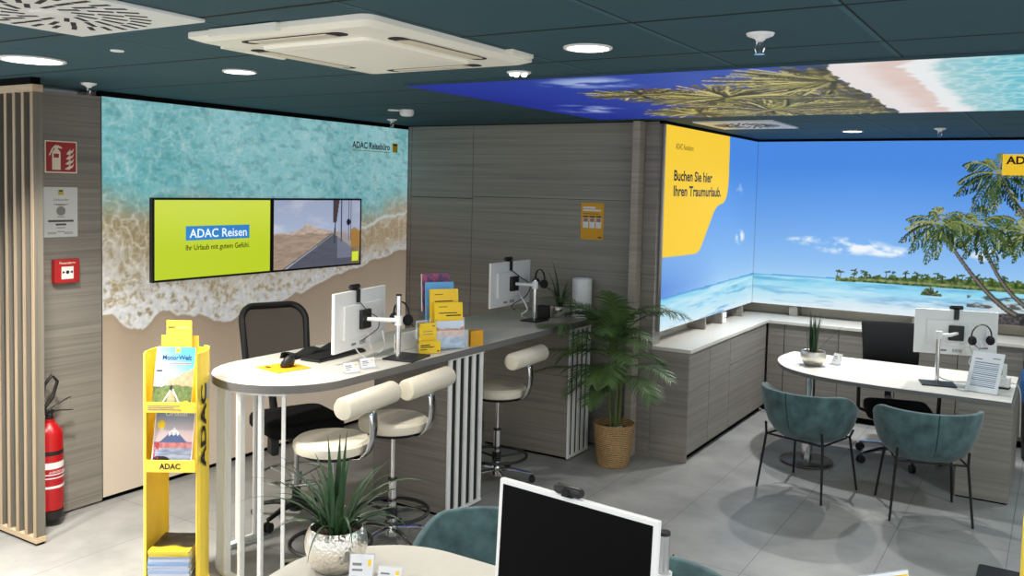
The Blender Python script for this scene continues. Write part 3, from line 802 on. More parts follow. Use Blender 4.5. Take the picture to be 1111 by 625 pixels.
P.build('pictogram', CREAMSIGN, t)
MB().bx(0.0046,0.0052,-0.050,-0.016,-0.005,0.020).build('label_mark', REDSIGN, t)

t = thing('wall_notice', 'white certificate sheet on the wood column under the fire sign', 'notice', (XC, 3.304, 1.979))
MB().bx(0, 0.002, -0.113, 0.113, -0.160, 0.160).build('sheet', PAPERG, t, bevel=0.0008)
MB().bx(0.002, 0.0026, -0.018, 0.018, 0.110, 0.145).build('logo', plain('olive_logo', rgb(176,170,70), 0.6), t)
MB().bx(0.0026, 0.003, -0.012, 0.012, 0.132, 0.140).build('logo_mark', INK, t)
text('title_lettering', 'Urkunde', (0.0021, 0.0, 0.072), (0,1,0), (0,0,1), INKG, t, width=0.10, height=0.018, align='CENTER', bold=0.01)
ls = MB()
for (z, w) in ((0.050,0.10),(0.046,0.06),(-0.03,0.05),(-0.10,0.06),(-0.125,0.05)): ls.bx(0.002, 0.0024, -w/2, w/2, z-0.0025, z+0.0025)
for (yy, z) in ((-0.06,-0.13),(0.05,-0.13),(-0.06,-0.138),(0.05,-0.138)): ls.bx(0.002, 0.0024, yy-0.03, yy+0.03, z-0.002, z+0.002)
ls.build('small_lettering', INKG, t)
MB().bx(0.002, 0.0025, -0.085, 0.085, -0.063, -0.050).bx(0.002, 0.0025, -0.035, 0.035, -0.085, -0.073).build('bold_lines', plain('dark_ink', rgb(72,72,74), 0.7), t)
sl = MB().lathe([(0.016,0),(0.030,0),(0.030,0.0008),(0.016,0.0008)], 24, mat=Matrix.Translation((0.002,0,0.008)) @ Matrix.Rotation(PI/2, 4, 'Y'))
sl.build('seal', INKG, t)

t = thing('fire_alarm_switch', 'small red fire alarm box with white push square on the wood column', 'fire alarm', (XC, 3.321, 1.601))
MB().bx(0, 0.042, -0.083, 0.083, -0.076, 0.076).build('housing', RED, t, bevel=0.004)
MB().bx(0.042, 0.044, -0.040, 0.040, -0.050, 0.030).build('push_plate', WHITEP, t)
d = MB(); d.lathe([(0,0.0012),(0.011,0.0012),(0.011,0)], 20, mat=Matrix.Translation((0.044,0,-0.006)) @ Matrix.Rotation(PI/2, 4, 'Y'))
flat(d, [(-0.034,0.004),(-0.016,-0.006),(-0.034,-0.016)], 0.044, 0.0446); flat(d, [(0.034,0.004),(0.016,-0.006),(0.034,-0.016)], 0.044, 0.0446); d.build('arrow_mark', INK, t)
text('lettering', 'Feueralarm', (0.0422, 0.0, 0.047), (0,1,0), (0,0,1), CREAMSIGN, t, width=0.105, height=0.016, align='CENTER', bold=0.01)

# fire extinguisher hung on the column
t = thing('fire_extinguisher', 'red fire extinguisher with hose behind the slatted screen', 'fire extinguisher', (-5.374, 3.168, 0.049))
MB().lathe([(0.0,0.05),(0.070,0.05),(0.080,0.06),(0.080,0.53),(0.072,0.56),(0.045,0.595),(0.030,0.61),(0.030,0.63)], 32).build('cylinder', REDX, t)
MB().lathe([(0.066,0.0),(0.078,0.0),(0.078,0.052),(0.066,0.052)], 32).build('foot_ring', BLACK, t)
lb = MB()
for (za, zb) in ((0.20,0.215),(0.325,0.365),(0.285,0.292),(0.262,0.269)): lb.lathe([(0.0803,za),(0.0808,za),(0.0808,zb),(0.0803,zb)], 32)
lb.build('label_band', PAPER, t)
text('label_lettering', 'FEUERLÖSCHER', (0.0813, -0.05, 0.300), (0,1,0), (0,0,1), PAPER, t, width=0.10, height=0.014)
MB().lathe([(0.0805,0.41),(0.081,0.412),(0.081,0.435),(0.0805,0.437)], 32).build('black_band', BLACK, t)
v = MB(); v.cyl((0,0,0.63),(0,0,0.665),0.022); v.box((0,0,0.675),(0.03,0.05,0.025)); v.build('valve', BLACK, t, bevel=0.003)
MB().tube([(0,-0.01,0.685),(0.01,0.05,0.715),(0.015,0.11,0.742),(0.015,0.135,0.748)], [0.010,0.009,0.008,0.006], 8, flat=0.45).build('lever', BLACK, t)
MB().tube([(0,0.0,0.672),(0.01,0.06,0.675),(0.015,0.12,0.665),(0.015,0.15,0.662)], [0.010,0.009,0.008,0.006], 8, flat=0.45).build('handle', BLACK, t)
MB().tube([(0,-0.02,0.66),(0.0,-0.045,0.74),(0.0,-0.03,0.85),(0.0,0.02,0.905),(0.0,0.055,0.86),(0.0,0.02,0.76),(0.01,-0.06,0.68),(0.03,-0.085,0.58),(0.03,-0.09,0.36)], 0.011, 10).build('hose', BLACK, t)

# yellow notice on the wood wall
t = thing('wall_notice', 'yellow notice with three small pictures on the wood wall', 'notice', (-3.437, 6.8335, 1.935))
MB().bx(-0.108, 0.108, -0.003, 0.0, -0.158, 0.158).build('sheet', AMBER, t, bevel=0.0008)
MB().bx(-0.09, 0.03, -0.0036, -0.003, 0.108, 0.124).bx(-0.09, 0.085, -0.0036, -0.003, 0.086, 0.100).build('white_heading', PAPER, t)
for k in range(3):
    x = -0.062+0.062*k
    c = MB().bx(x-0.025, x+0.025, -0.0038, -0.003, -0.058, 0.042).build('card', PAPER, t)
    MB().bx(x-0.025, x+0.025, -0.0044, -0.0038, 0.032, 0.044).build('card_heading', INK, c)
    MB().bx(x-0.020, x+0.020, -0.0044, -0.0038, -0.006, 0.026).build('picture', plain('muted_red_print', rgb(170,120,96), 0.6), c)
MB().bx(0.06, 0.092, -0.0036, -0.003, -0.142, -0.132).build('logo', INK, t); MB().bx(-0.09, 0.06, -0.0036, -0.003, 0.062, 0.066).build('small_lettering', INK, t)

# ================================================================== MAGAZINE RACK
RK = (-4.030, 3.100, 0)
RZ = math.radians(34)      # local -y is the front
t = thing('magazine_rack', 'tall yellow magazine stand with two tiers of magazines beside the rounded counter', 'magazine rack', RK, RZ)
MB().prism([(-0.20,-0.16),(0.20,-0.16),(0.19,-0.05),(0.12,0.13),(-0.15,0.13),(-0.20,-0.05)], 0.0, 0.035).build('base', YELLOW, t, bevel=0.006)
for sx in (-1, 1):
    pts = [(sx*0.135, -0.12), (sx*0.150,-0.105), (sx*0.160, -0.05), (sx*0.158, 0.02), (sx*0.135, 0.10), (sx*0.10, 0.13)]
    inner = [(x*0.955, y*0.985+0.001) for x, y in pts][::-1]
    MB().prism(pts+inner, 0.035, 1.285 if sx < 0 else 1.292).build('side_panel', YELLOW, t, bevel=0.0015)
MB().bx(-0.125, 0.125, 0.095, 0.102, 0.62, 1.285).build('back_panel', YELLOW, t)
for (z, lh) in ((0.975, 0.055), (0.655, 0.065)):
    s = MB(); s.bx(-0.128, 0.128, -0.135, 0.02, z, z+0.006); s.bx(-0.133, 0.133, -0.1395, -0.135, z, z+lh)
    p = s.build('magazine_tray', YELLOW, t)
    if z < 0.8: text('lettering', 'ADAC', (-0.055, -0.1397, z+0.018), (1,0,0), (0,0,1), INK, p, width=0.11, height=0.030, bold=0.03)
    else:
        m_ = MB(); m_.bx(-0.115, 0.05, -0.1403, -0.1396, z+0.034, z+0.038); m_.bx(-0.115, 0.02, -0.1403, -0.1396, z+0.024, z+0.028); m_.bx(-0.115, 0.06, -0.1403, -0.1396, z+0.014, z+0.018); m_.build('small_print', INKG, p)
MB().bx(-0.10, 0.10, 0.02, 0.0235, 1.24, 1.36).build('header_board', YELLOW, t)
hc = MB().bx(-0.068, 0.068, 0.005, 0.0085, 1.27, 1.445).build('header_card', YELLOW, t)
text('header_lettering', 'Jetzt', (-0.058, 0.0048, 1.402), (1,0,0), (0,0,1), INK, hc, width=0.036, height=0.013, bold=0.02)
text('header_lettering', 'zugreifen!', (-0.016, 0.0048, 1.402), (1,0,0), (0,0,1), plain('soft_white_ink', rgb(250,238,170), 0.6), hc, width=0.074, height=0.013, bold=0.01)
text('side_lettering', 'ADAC', (0.1625, -0.052, 0.66), (0,0,1), (-0.06,-1,0), INK, t, width=0.46, height=0.075, bold=0.03)
bc = MB()
for k in range(9): bc.bx(0.1605, 0.1615, -0.06+k*0.007, -0.06+k*0.007+(0.004 if k % 3 else 0.002), 1.03, 1.11)
bc.bx(0.1600, 0.1606, -0.064, 0.004, 1.025, 1.115)
lbm = plain('barcode_grey', rgb(190,190,186), 0.6); bc.build('barcode_label', lbm, t)

def magazine(label, name, paint, lean_rot, loc, w=0.195, h=0.27, th=0.008, group=None):
    t = thing(name, label, 'magazine', loc, 0, group)
    t.rotation_euler = lean_rot
    MB().bx(-w/2, w/2, 0.0005, th, 0, h).build('pages', PAPER, t)
    print_sheet('cover', (-w/2, 0, 0), (1,0,0), (0,0,1), w, h, 0.0035, 0.0035, paint, PRINT_PAPER, t)
    return t
def cover_motor(U, V):
    u = U/U.max(); v = V/V.max()
    img = mix(full(u.shape, C(214,226,236)), full(u.shape, C(84,160,216)), (u*0.6+v-0.55)*1.3)
    hill = 0.30+0.32*np.clip(u-0.35, 0, 1)+0.05*fbm(u*12, v*0, 3)
    img = mix(img, mix(full(u.shape, C(168,128,104)), full(u.shape, C(216,176,140)), fbm(u*18, v*14, 4)), (v < hill+0.14)*(u > 0.35)*1.0)
    img = mix(img, mix(full(u.shape, C(62,82,48)), full(u.shape, C(128,140,84)), fbm(u*22, v*22, 6)), (v < 0.36+0.06*fbm(u*9, v*0, 8))*1.0)
    img = mix(img, mix(full(u.shape, C(150,120,92)), full(u.shape, C(196,172,140)), fbm(u*9, v*40, 7)), (np.abs(u-0.48) < 0.26*(0.42-v)+0.03)*(v < 0.30)*1.0)
    for s in (-1, 1): img = mix(img, full(u.shape, C(236,236,232)), (np.abs(u-0.48-s*(0.05+0.9*(0.30-v))) < 0.014)*(v < 0.33)*1.0)
    img = mix(img, full(u.shape, C(40,44,52)), (((u-0.46)/0.035)**2+((v-0.36)/0.05)**2 < 1)*1.0)
    img = mix(img, full(u.shape, C(240,210,40)), (np.abs(u-0.55) < 0.06)*(np.abs(v-0.945) < 0.035)*1.0)
    img = mix(img, full(u.shape, C(240,200,30)), (((u-0.86)/0.085)**2+((v-0.09)/0.065)**2 < 1)*1.0)
    img = mix(img, full(u.shape, C(216,90,60)), (u > 0.35)*(u < 0.9)*(np.abs(v-0.745) < 0.009)*0.8)
    img = mix(img, full(u.shape, C(120,130,150)), (u > 0.28)*(u < 0.8)*(np.abs(v-0.705) < 0.007)*0.8)
    img = mix(img, full(u.shape, C(50,52,60)), (np.abs(u-0.12) < 0.07)*(np.abs(v-0.62) < 0.012)*1.0)
    img = mix(img, full(u.shape, C(110,110,116)), (np.abs(u-0.10) < 0.06)*(v < 0.56)*(v > 0.44)*(np.sin(v*220) > 0)*0.8)
    return img
def cover_urlaub(U, V):
    u = U/U.max(); v = V/V.max()
    img = mix(full(u.shape, C(226,200,200)), full(u.shape, C(110,140,176)), (v-0.55)*2.2)
    mt = 0.46+0.24*np.clip(1-np.abs(u-0.5)/0.34, 0, 1)**1.2
    img = mix(img, full(u.shape, C(92,108,150)), (v < mt)*1.0)
    img = mix(img, full(u.shape, C(244,244,248)), ((v < mt) & (v > 0.585+0.035*np.sin(u*60)))*1.0)
    img = mix(img, mix(full(u.shape, C(190,90,90)), full(u.shape, C(226,180,180)), fbm(u*22, v*22, 4)), ((v < 0.45) & (v > 0.36))*1.0)
    img = mix(img, mix(full(u.shape, C(96,116,150)), full(u.shape, C(206,206,220)), fbm(u*6, v*40, 9)), (v < 0.36)*1.0)
    img = mix(img, full(u.shape, C(30,28,32)), ((((u-0.22)/0.24)**2+((v-0.14)/0.09)**2) < 1)*1.0)
    img = mix(img, full(u.shape, C(178,60,64)), (u < 0.16)*np.clip((fbm(u*20, v*20, 12)-0.45)*6, 0, 1)*(v < 0.45))
    img = mix(img, full(u.shape, C(238,205,40)), (((u-0.17)/0.10)**2+((v-0.735)/0.075)**2 < 1)*1.0)
    e = (u < 0.03) | (u > 0.97) | (v < 0.025) | (v > 0.975)
    return mix(img, full(u.shape, C(240,240,240)), e*1.0)
rot = Matrix.Rotation(RZ, 4, 'Z')
def rloc(x, y, z): p = rot @ Vector((x, y, 0)); return (RK[0]+p.x, RK[1]+p.y, z)
lean = Euler((math.radians(-16), 0, RZ))
m = magazine('magazine titled MotorWelt with a mountain cover in the upper tray', 'magazine', cover_motor, lean, rloc(0.0, -0.128, 0.984), 0.205, 0.335)
navy = plain('navy_ink', rgb(30,54,96), 0.6)
text('title_lettering', 'MotorWelt', (-0.068, -0.0006, 0.268), (1,0,0), (0,0,1), navy, m, width=0.155, height=0.026, bold=0.02)
m = magazine('magazine with a snowy volcano cover titled Urlaub in the lower tray', 'magazine', cover_urlaub, lean, rloc(0.0, -0.128, 0.664), 0.212, 0.32)
text('title_lettering', 'Urlaub', (-0.052, -0.0006, 0.282), (1,0,0), (0,0,1), PAPER, m, width=0.115, height=0.026, bold=0.01)
text('title_lettering', 'Japan', (-0.02, -0.0006, 0.185), (1,0,0), (0,0,1), PAPER, m, width=0.04, height=0.010, bold=0.02)
# the pile at the foot of the stand
rnd = random.Random(3)
spines = [rgb(150,170,206), rgb(176,190,216), rgb(206,212,222), rgb(120,150,196), rgb(190,196,206)]
NS = 13
for k in range(NS):
    where = ['bottom', 'second', 'third', 'fourth', 'fifth', 'sixth', 'seventh', 'eighth', 'ninth', 'tenth', 'eleventh', 'twelfth'][k] if k < 12 else 'top'
    lab = 'dark and yellow magazine topping the pile in the foot of the yellow stand' if k == NS-1 else 'magazine in the pile at the foot of the yellow stand, %s from below' % where
    t = thing('magazine', lab, 'magazine', rloc(rnd.uniform(-.004,.004), -0.035+rnd.uniform(-.006,.006), 0.0365+k*0.0155), RZ+rnd.uniform(-.02,.02), 'magazines piled at the foot of the yellow stand')
    MB().bx(-0.105, 0.105, -0.128, 0.128, 0.0012, 0.0138).build('pages', PAPERG, t)
    c = MB(); c.bx(-0.107, 0.107, -0.13, 0.13, 0, 0.0012).bx(-0.107, 0.107, -0.13, 0.13, 0.0138, 0.015).bx(-0.107, 0.107, -0.1308, -0.13, 0, 0.015)
    c.build('cover', plain('magazine_cover', spines[k % 5] if k < NS-2 else rgb(214,190,60), 0.4), t)
    if k == NS-1:
        def paint_top(U, V):
            u = U/U.max(); v = V/V.max()
            img = mix(full(u.shape, C(226,196,44)), full(u.shape, C(54,48,40)), sstep(0.22, 0.34, v+0.06*np.sin(u*9)))
            return mix(img, full(u.shape, C(120,100,80)), np.clip((fbm(u*5, v*5, 4)-0.5)*3, 0, 1)*(v > 0.34))
        print_sheet('front_picture', (-0.107, -0.13, 0.0153), (1,0,0), (0,1,0), 0.214, 0.26, 0.008, 0.008, paint_top, PRINT_PAPER, t)

# ================================================================== HIGH COUNTER
CT = 1.115
NX, NY, NR = -3.79, 3.675, 0.43
outline = [(NX+NR, 6.83)] 
outline = [(NX+NR*math.cos(a), NY+NR*math.sin(a)) for a in [0 - PI*i/36 for i in range(37)]]   # nose from client side round to staff side
outline = outline + [(NX-NR, 6.826), (NX+NR, 6.826)]
t = thing('counter_worktop', 'long white counter worktop with rounded nose and grey edge', 'worktop', (0,0,0))
inner = [(NX+(x-NX)*0.9955, NY+(y-NY)*0.9955 if y < 6 else y) for x, y in outline]
MB().prism(outline, CT-0.045, CT-0.0015).build('edge_band', EDGEG, t)
MB().prism(inner, CT-0.0014, CT).build('surface', TOPW, t)

# slatted base carrying the nose
t = thing('counter_slat_ring', 'curved base of upright white slats under the rounded counter nose', 'counter base', (NX, NY, 0))
def ringpart(r0, r1, a0, a1, z0, z1, n=30):
    return [(r1*math.cos(a0+(a1-a0)*i/n), r1*math.sin(a0+(a1-a0)*i/n)) for i in range(n+1)] + [(r0*math.cos(a1-(a1-a0)*i/n), r0*math.sin(a1-(a1-a0)*i/n)) for i in range(n+1)]
A0, A1 = math.radians(-46), math.radians(-200)
MB().prism(ringpart(0.365, 0.405, A0, A1, 0, 0), CT-0.062, CT-0.045).build('top_band', WHITE, t)
MB().prism(ringpart(0.365, 0.405, A0, A1, 0, 0), 0.0, 0.02).build('bottom_band', WHITE, t)
for k in range(9):
    a = math.radians(-48-18.2*k)
    m = Matrix.Rotation(a, 4, 'Z') @ Matrix.Translation((0.385, 0, 0))
    MB().bx(-0.019, 0.019, -0.010, 0.010, 0.02, CT-0.062, m).build('slat', WHITE, t, bevel=0.0015)

def pedestal(label, x0, x1, y0, y1, n):
    t = thing('counter_pedestal', label, 'counter pedestal', (x1, y0, 0))
    w = x1-x0; d = y1-y0
    MB().bx(-w, -0.004, 0, d, 0.02, CT-0.0452).build('body', WOODH, t, bevel=0.0015)
    MB().bx(-w+0.01, -0.006, 0.01, d-0.01, 0.0, 0.02).build('plinth', GAPBLACK, t)
    MB().bx(-0.0035, 0.0, 0.002, d-0.002, 0.02, CT-0.046).build('back_board', plain('slat_gap_shade', rgb(34,32,30), 0.8), t)  # board coloured near black to put shade into the gaps between slats
    MB().bx(0.0, 0.016, -0.004, d, CT-0.058, CT-0.0455).build('top_band', WHITE, t)
    MB().bx(0.0, 0.016, -0.004, d, 0.012, 0.03).build('bottom_band', WHITE, t)
    for k in range(n):
        y = -0.004+(d-0.036)*k/(n-1)
        MB().bx(0.0, 0.014, y, y+0.036, 0.03, CT-0.058).build('slat', WHITE, t, bevel=0.0015)
    return t
pedestal('wood counter pedestal with white slats between the two nearer bar stools and the third', -4.02, -3.388, 4.70, 5.10, 5)
pedestal('wood counter pedestal with white slats next to the potted palm', -4.15, -3.345, 6.30, 6.66, 5)

# ------------------------------------------------------------------ seats on five-star bases
def star_base(t, R, leg_mat, z=0.075, a0=0.3, caster=0.028, n=5, rad=0.018):
    hub = MB(); hub.lathe([(0.0,z-0.02),(0.045,z-0.02),(0.045,z+0.02),(0.032,z+0.055),(0.0,z+0.055)], 24); hub.build('hub', leg_mat, t)
    for k in range(n):
        a = a0+2*PI*k/n; c, s = math.cos(a), math.sin(a)
        l = MB().tube([(c*0.03, s*0.03, z+0.025), (c*R*0.5, s*R*0.5, z+0.022), (c*R, s*R, z-0.005)], [rad*1.3, rad*1.05, rad*0.75], 10, flat=0.7).build('leg', leg_mat, t)
        w = MB()
        ax = Vector((-s, c, 0)); p = Vector((c*R, s*R, caster))
        for q in (-1, 1): w.cyl(p+ax*0.006*q, p+ax*0.020*q, caster, n=16)
        w.cyl((c*R, s*R, caster), (c*R, s*R, z-0.008), 0.008, n=8)
        w.build('caster', BLACK, l)

def bar_stool(label, loc, seat_z, rz=0.0, a0=0.35):
    t = thing('bar_stool', label, 'bar stool', loc, rz, 'cream bar stools along the counter')
    h = seat_z
    MB().lathe([(0.0,h-0.075),(0.185,h-0.075),(0.207,h-0.066),(0.214,h-0.045),(0.212,h-0.02),(0.195,h-0.004),(0.15,h),(0.0,h+0.002)], 48).build('seat', CREAM, t)
    MB().lathe([(0.0,h-0.105),(0.12,h-0.105),(0.16,h-0.098),(0.172,h-0.077),(0.0,h-0.076)], 40).build('seat_pan', BLACKM, t)
    br = MB()
    pts = [(0.05,0,h-0.098),(0.14,0,h-0.100),(0.205,0,h-0.088),(0.245,0,h-0.045),(0.268,0,h+0.02),(0.275,0,h+0.09),(0.270,0,h+0.15),(0.255,0,h+0.200)]
    rows = [[Vector(p)+Vector((0,-0.033,0)), Vector(p)+Vector((0,0.033,0))] for p in pts]
    br.sheet(rows); br.build('back_bracket', CHROME, t, solid=0.006)
    rl = [(-0.245,0.042),(-0.242,0.055),(-0.228,0.062),(0.228,0.062),(0.242,0.055),(0.245,0.042)]
    b = MB(); b.lathe([(0,-0.246)]+[(r, z) for z, r in rl]+[(0,0.246)], 28, mat=Matrix.Translation((0.240,0,h+0.235)) @ Matrix.Rotation(-PI/2, 4, 'X'))
    b.build('back_roll', CREAM, t)
    MB().cyl((0,0,h-0.11),(0,0,0.40),0.013,n=16).build('piston', CHROME, t)
    p = MB(); p.cyl((0,0,0.40),(0,0,0.11),0.026,n=20); p.build('gas_lift', CHROME, t)
    MB().cyl((0,0,0.405),(0,0,0.392),0.029,n=20).build('lift_collar', BLACK, t)
    fr = MB(); R = 0.225; z = 0.20
    fr.tube([(R*math.cos(2*PI*i/48), R*math.sin(2*PI*i/48), z) for i in range(48)], 0.011, 10, closed=True)
    for k in range(3):
        a = 2*PI*k/3+0.9; fr.tube([(0.03*math.cos(a),0.03*math.sin(a),z-0.015),(R*math.cos(a),R*math.sin(a),z)], 0.009, 8)
    fr.cyl((0,0,z-0.04),(0,0,z+0.03),0.034,n=20)
    fr.build('foot_ring', BLACK, t)
    star_base(t, 0.27, CHROME, 0.07, a0, 0.024)
    return t
bar_stool('cream bar stool nearest the rounded counter nose', (-3.390, 3.615, 0), 0.80, 0.12, 0.91)
bar_stool('cream bar stool between the one at the counter nose and the slatted pedestal', (-3.425, 4.19, 0), 0.79, 0.10, 0.75)
bar_stool('cream bar stool beyond the slatted pedestal, closest to the potted palm', (-3.525, 5.53, 0), 0.735, 0.05, 0.5)

def office_chair(label, loc, rz, seat_z, back_h, mesh, ring, a0, bo=0.245):
    """front is local +y"""
    t = thing('office_chair', label, 'office chair', loc, rz)
    h = seat_z
    MB().prism(rrect(0.51, 0.49, 0.09), h-0.095, h).build('seat', BLACKF, t, bevel=0.03, seg=4)
    MB().bx(-0.10, 0.10, -0.14, 0.12, h-0.15, h-0.096).build('tilt_mechanism', BLACK, t, bevel=0.01)
    z0, z1 = h+0.17, h+back_h
    def bp(x, z):      # point on the gently curved back
        s = (z-z0)/(z1-z0)
        return Vector((x*(0.92+0.08*s), -bo-0.10*s**1.4+0.06*(x/0.25)**2*0.6+0.03*math.sin(PI*s), z))
    if mesh:
        loop = [(x*1.0, (z0+z1)/2+y) for x, y in rrect(0.46, z1-z0, 0.10, 8)]
        MB().tube([bp(x, z) for x, z in loop], 0.027, 10, closed=True, flat=0.8).build('back_frame', BLACK, t)
        rows = []
        for j in range(13):
            z = z0+0.012+(z1-z0-0.024)*j/12; e = min(z-z0, z1-z); hw = 0.225 if e > 0.10 else 0.125+math.sqrt(max(0, 0.0100-(0.10-e)**2))
            rows.append([bp(-hw+2*hw*i/12, z) for i in range(13)])
        MB().sheet(rows).build('back_mesh', MESHF, t)
        MB().tube([bp(-0.15, z0+0.08)+Vector((0,-0.03,0)), bp(-0.10, z0+0.12)+Vector((0,-0.035,0)), bp(-0.03, z0+0.11)+Vector((0,-0.035,0)), bp(0.03, z0+0.11)+Vector((0,-0.035,0)), bp(0.10, z0+0.12)+Vector((0,-0.035,0)), bp(0.15, z0+0.08)+Vector((0,-0.03,0))], 0.018, 8, flat=0.6).build('lumbar_support', BLACK, t)
    else:
        rows = [[bp(-0.245+0.49*i/12, z0+(z1-z0)*j/12) for i in range(13)] for j in range(13)]
        MB().sheet(rows).build('backrest', BLACKF, t, solid=0.045, bevel=0.012)
    MB().tube([(0,-0.10,h-0.09),(0,-bo-0.02,h-0.07),(0,-bo-0.06,h+0.06),(0,-bo-0.045,h+0.22)], [0.03,0.03,0.026,0.022], 10, flat=0.6).build('back_stem', BLACK, t)
    if not mesh:
        for sx in (-1, 1):
            MB().tube([(sx*0.20,0.0,h-0.09),(sx*0.31,0.0,h-0.05),(sx*0.315,0.0,h+0.16)], 0.016, 8).build('arm_post', BLACK, t)
            MB().box((sx*0.31, 0.02, h+0.175), (0.08, 0.25, 0.03)).build('armrest', BLACK, t, bevel=0.012)
    else:
        MB().tube([(-0.12,0.10,h-0.10),(-0.30,0.14,h-0.11),(-0.36,0.14,h-0.14)], 0.006, 6).build('lever', BLACK, t)
        MB().box((0.22, 0.16, h-0.14), (0.05,0.09,0.11)).build('adjuster', BLACK, t, bevel=0.012)
    top = 0.30 if ring else 0.22
    MB().cyl((0,0,h-0.12),(0,0,top),0.016,n=16).build('piston', STEEL if mesh else CHROME, t)
    MB().cyl((0,0,top),(0,0,0.09),0.027,n=20).build('gas_lift', BLACK, t)
    if ring:
        fr = MB(); R = 0.235; z = 0.30
        fr.tube([(R*math.cos(2*PI*i/48), R*math.sin(2*PI*i/48), z) for i in range(48)], 0.010, 10, closed=True)
        for k in range(4):
            a = PI*k/2+0.4; fr.tube([(0.03*math.cos(a),0.03*math.sin(a),z-0.03),(R*math.cos(a),R*math.sin(a),z)], 0.010, 8, flat=0.7)
        fr.cyl((0,0,z-0.06),(0,0,z+0.02),0.036,n=20)
        fr.build('foot_ring', STEEL, t)
    star_base(t, 0.34 if not mesh else 0.27, CHROME if not mesh else BLACK, 0.085, a0, 0.032, rad=0.022)
    return t
office_chair('black mesh back swivel stool behind the rounded counter', (-4.185, 4.13, 0), math.radians(-112), 0.70, 0.655, True, True, 0.5, 0.38)
office_chair('black swivel office chair behind the alcove desk', (-1.10, 7.95, 0), math.radians(196), 0.47, 0.60, False, False, 0.55, 0.60)

# ================================================================== MONITORS AND HEADSETS
def monitor(label, loc, rz, w, h, zc, yoff=0.0, tilt=0.0, post=(0.0,0.2), post_top=1.3, base=None, white_back=True, arm=True, back_logo=False):
    """loc on the worktop under the panel centre; screen faces local -y, back faces local +y; post = local xy"""
    t = thing('monitor', label, 'monitor', loc, rz)
    M = Matrix.Translation((0, 0, zc)) @ Matrix.Rotation(tilt, 4, 'X')
    MB().bx(-w/2, w/2, -0.010, 0.012, -h/2, h/2, M).build('panel', WHITEP, t, bevel=0.004)
    MB().bx(-w/2+0.016, w/2-0.016, -0.0115, -0.0098, -h/2+0.022, h/2-0.016, M).build('display', plain('dark_screen', rgb(4,4,5), 0.35, spec=0.08), t)
    MB().bx(-w*0.36, w*0.36, 0.012, 0.030, -h*0.30, h*0.27, M).build('rear_housing', WHITEP, t, bevel=0.004)
    g = MB(); 
    for k in range(8): g.bx(-0.05+k*0.009, -0.046+k*0.009, 0.0122, 0.0135, -h*0.44, -h*0.37, M)
    g.build('rear_vent_grille', INKG, t); MB().bx(0.06, 0.11, 0.0122, 0.0135, -h*0.43, -h*0.39, M).build('rating_label', INKG, t)
    MB().bx(-0.055, 0.055, 0.030, 0.056, -0.060, 0.060, M).build('mount_plate', BLACK, t, bevel=0.006)
    px, py = post
    pz = post_top
    MB().cyl((px, py, 0.012), (px, py, pz), 0.0165, n=20).build('post', CHROME, t)
    MB().cyl((px, py, pz), (px, py, pz+0.010), 0.0175, n=20).build('post_cap', BLACK, t)
    a = MB(); az = zc-0.005
    a.tube([(px, py, az), (px*0.45, (py+0.08)/2+0.04, az+0.004), (0, 0.058, zc)], [0.020,0.018,0.016], 10, flat=0.8)
    a.cyl((px,py,az-0.03),(px,py,az+0.03),0.026,n=20)
    a.build('arm', WHITEP, t)
    b = base or (0.22, 0.22, 0, 0)
    MB().bx(px+b[2]-b[0]/2, px+b[2]+b[0]/2, py+b[3]-b[1]/2, py+b[3]+b[1]/2, 0.0, 0.012).build('base_plate', BLACK, t, bevel=0.003)
    return t, M

def webcam(label, loc, rz, tilt=0.0):
    """sits on a monitor's top edge; lens faces local -y; origin at the edge's top centre"""
    t = thing('webcam', label, 'webcam', loc, rz)
    b = MB(); b.lathe([(0,-0.05),(0.012,-0.05),(0.0165,-0.042),(0.0165,0.042),(0.012,0.05),(0,0.05)], 18, mat=Matrix.Translation((0,-0.008,0.020)) @ Matrix.Rotation(PI/2, 4, 'Y'))
    b.build('body', BLACK, t)
    MB().lathe([(0.011,0),(0.013,0.004),(0.0,0.006)], 18, mat=Matrix.Translation((0,-0.024,0.020)) @ Matrix.Rotation(PI/2, 4, 'X')).build('lens', BLACKM, t)
    MB().bx(-0.020, 0.020, -0.022, 0.020, 0.0008, 0.006).bx(-0.018, 0.018, 0.017, 0.026, -0.075, 0.004).build('clip', BLACK, t, bevel=0.002)
    return t

def headset(label, loc, rz, R=0.085):
    """hangs; origin at the top of the band, band in the local xz plane"""
    t = thing('headset', label, 'headset', loc, rz)
    pts = [(R*math.cos(a), 0, -R+R*math.sin(a)*1.05) for a in [PI*1.08-PI*1.16*i/22 for i in range(23)]]
    MB().tube(pts, [0.008]*23, 10, flat=0.55).build('headband', BLACK, t)
    for s in (-1, 1):
        b = MB(); b.lathe([(0,-0.018),(0.030,-0.018),(0.036,-0.008),(0.036,0.008),(0.028,0.018),(0,0.018)], 22, mat=Matrix.Translation((s*(R-0.008),0,-R-0.035)) @ Matrix.Rotation(PI/2, 4, 'Y'))
        b.build('ear_cushion', BLACKM, t)
    MB().tube([(R-0.005,0.01,-R-0.05),(R*0.7,0.06,-R-0.085),(R*0.1,0.09,-R-0.08)], [0.004,0.003,0.005], 8).build('microphone_boom', BLACK, t)
    return t

def cord(name, label, pts, r, m, cat='cable'):
    P = [Vector(p) for p in pts]; out = []
    n = len(P)
    for i in range(n-1):
        p0, p1, p2, p3 = P[max(i-1,0)], P[i], P[i+1], P[min(i+2,n-1)]
        for k in range(8):
            s = k/8
            out.append(0.5*((2*p1)+(p2-p0)*s+(2*p0-5*p1+4*p2-p3)*s*s+(3*p1-p0-3*p2+p3)*s**3))
    out.append(P[-1])
    return tag(MB().tube(out, r, 8).build(name, m), label, cat)

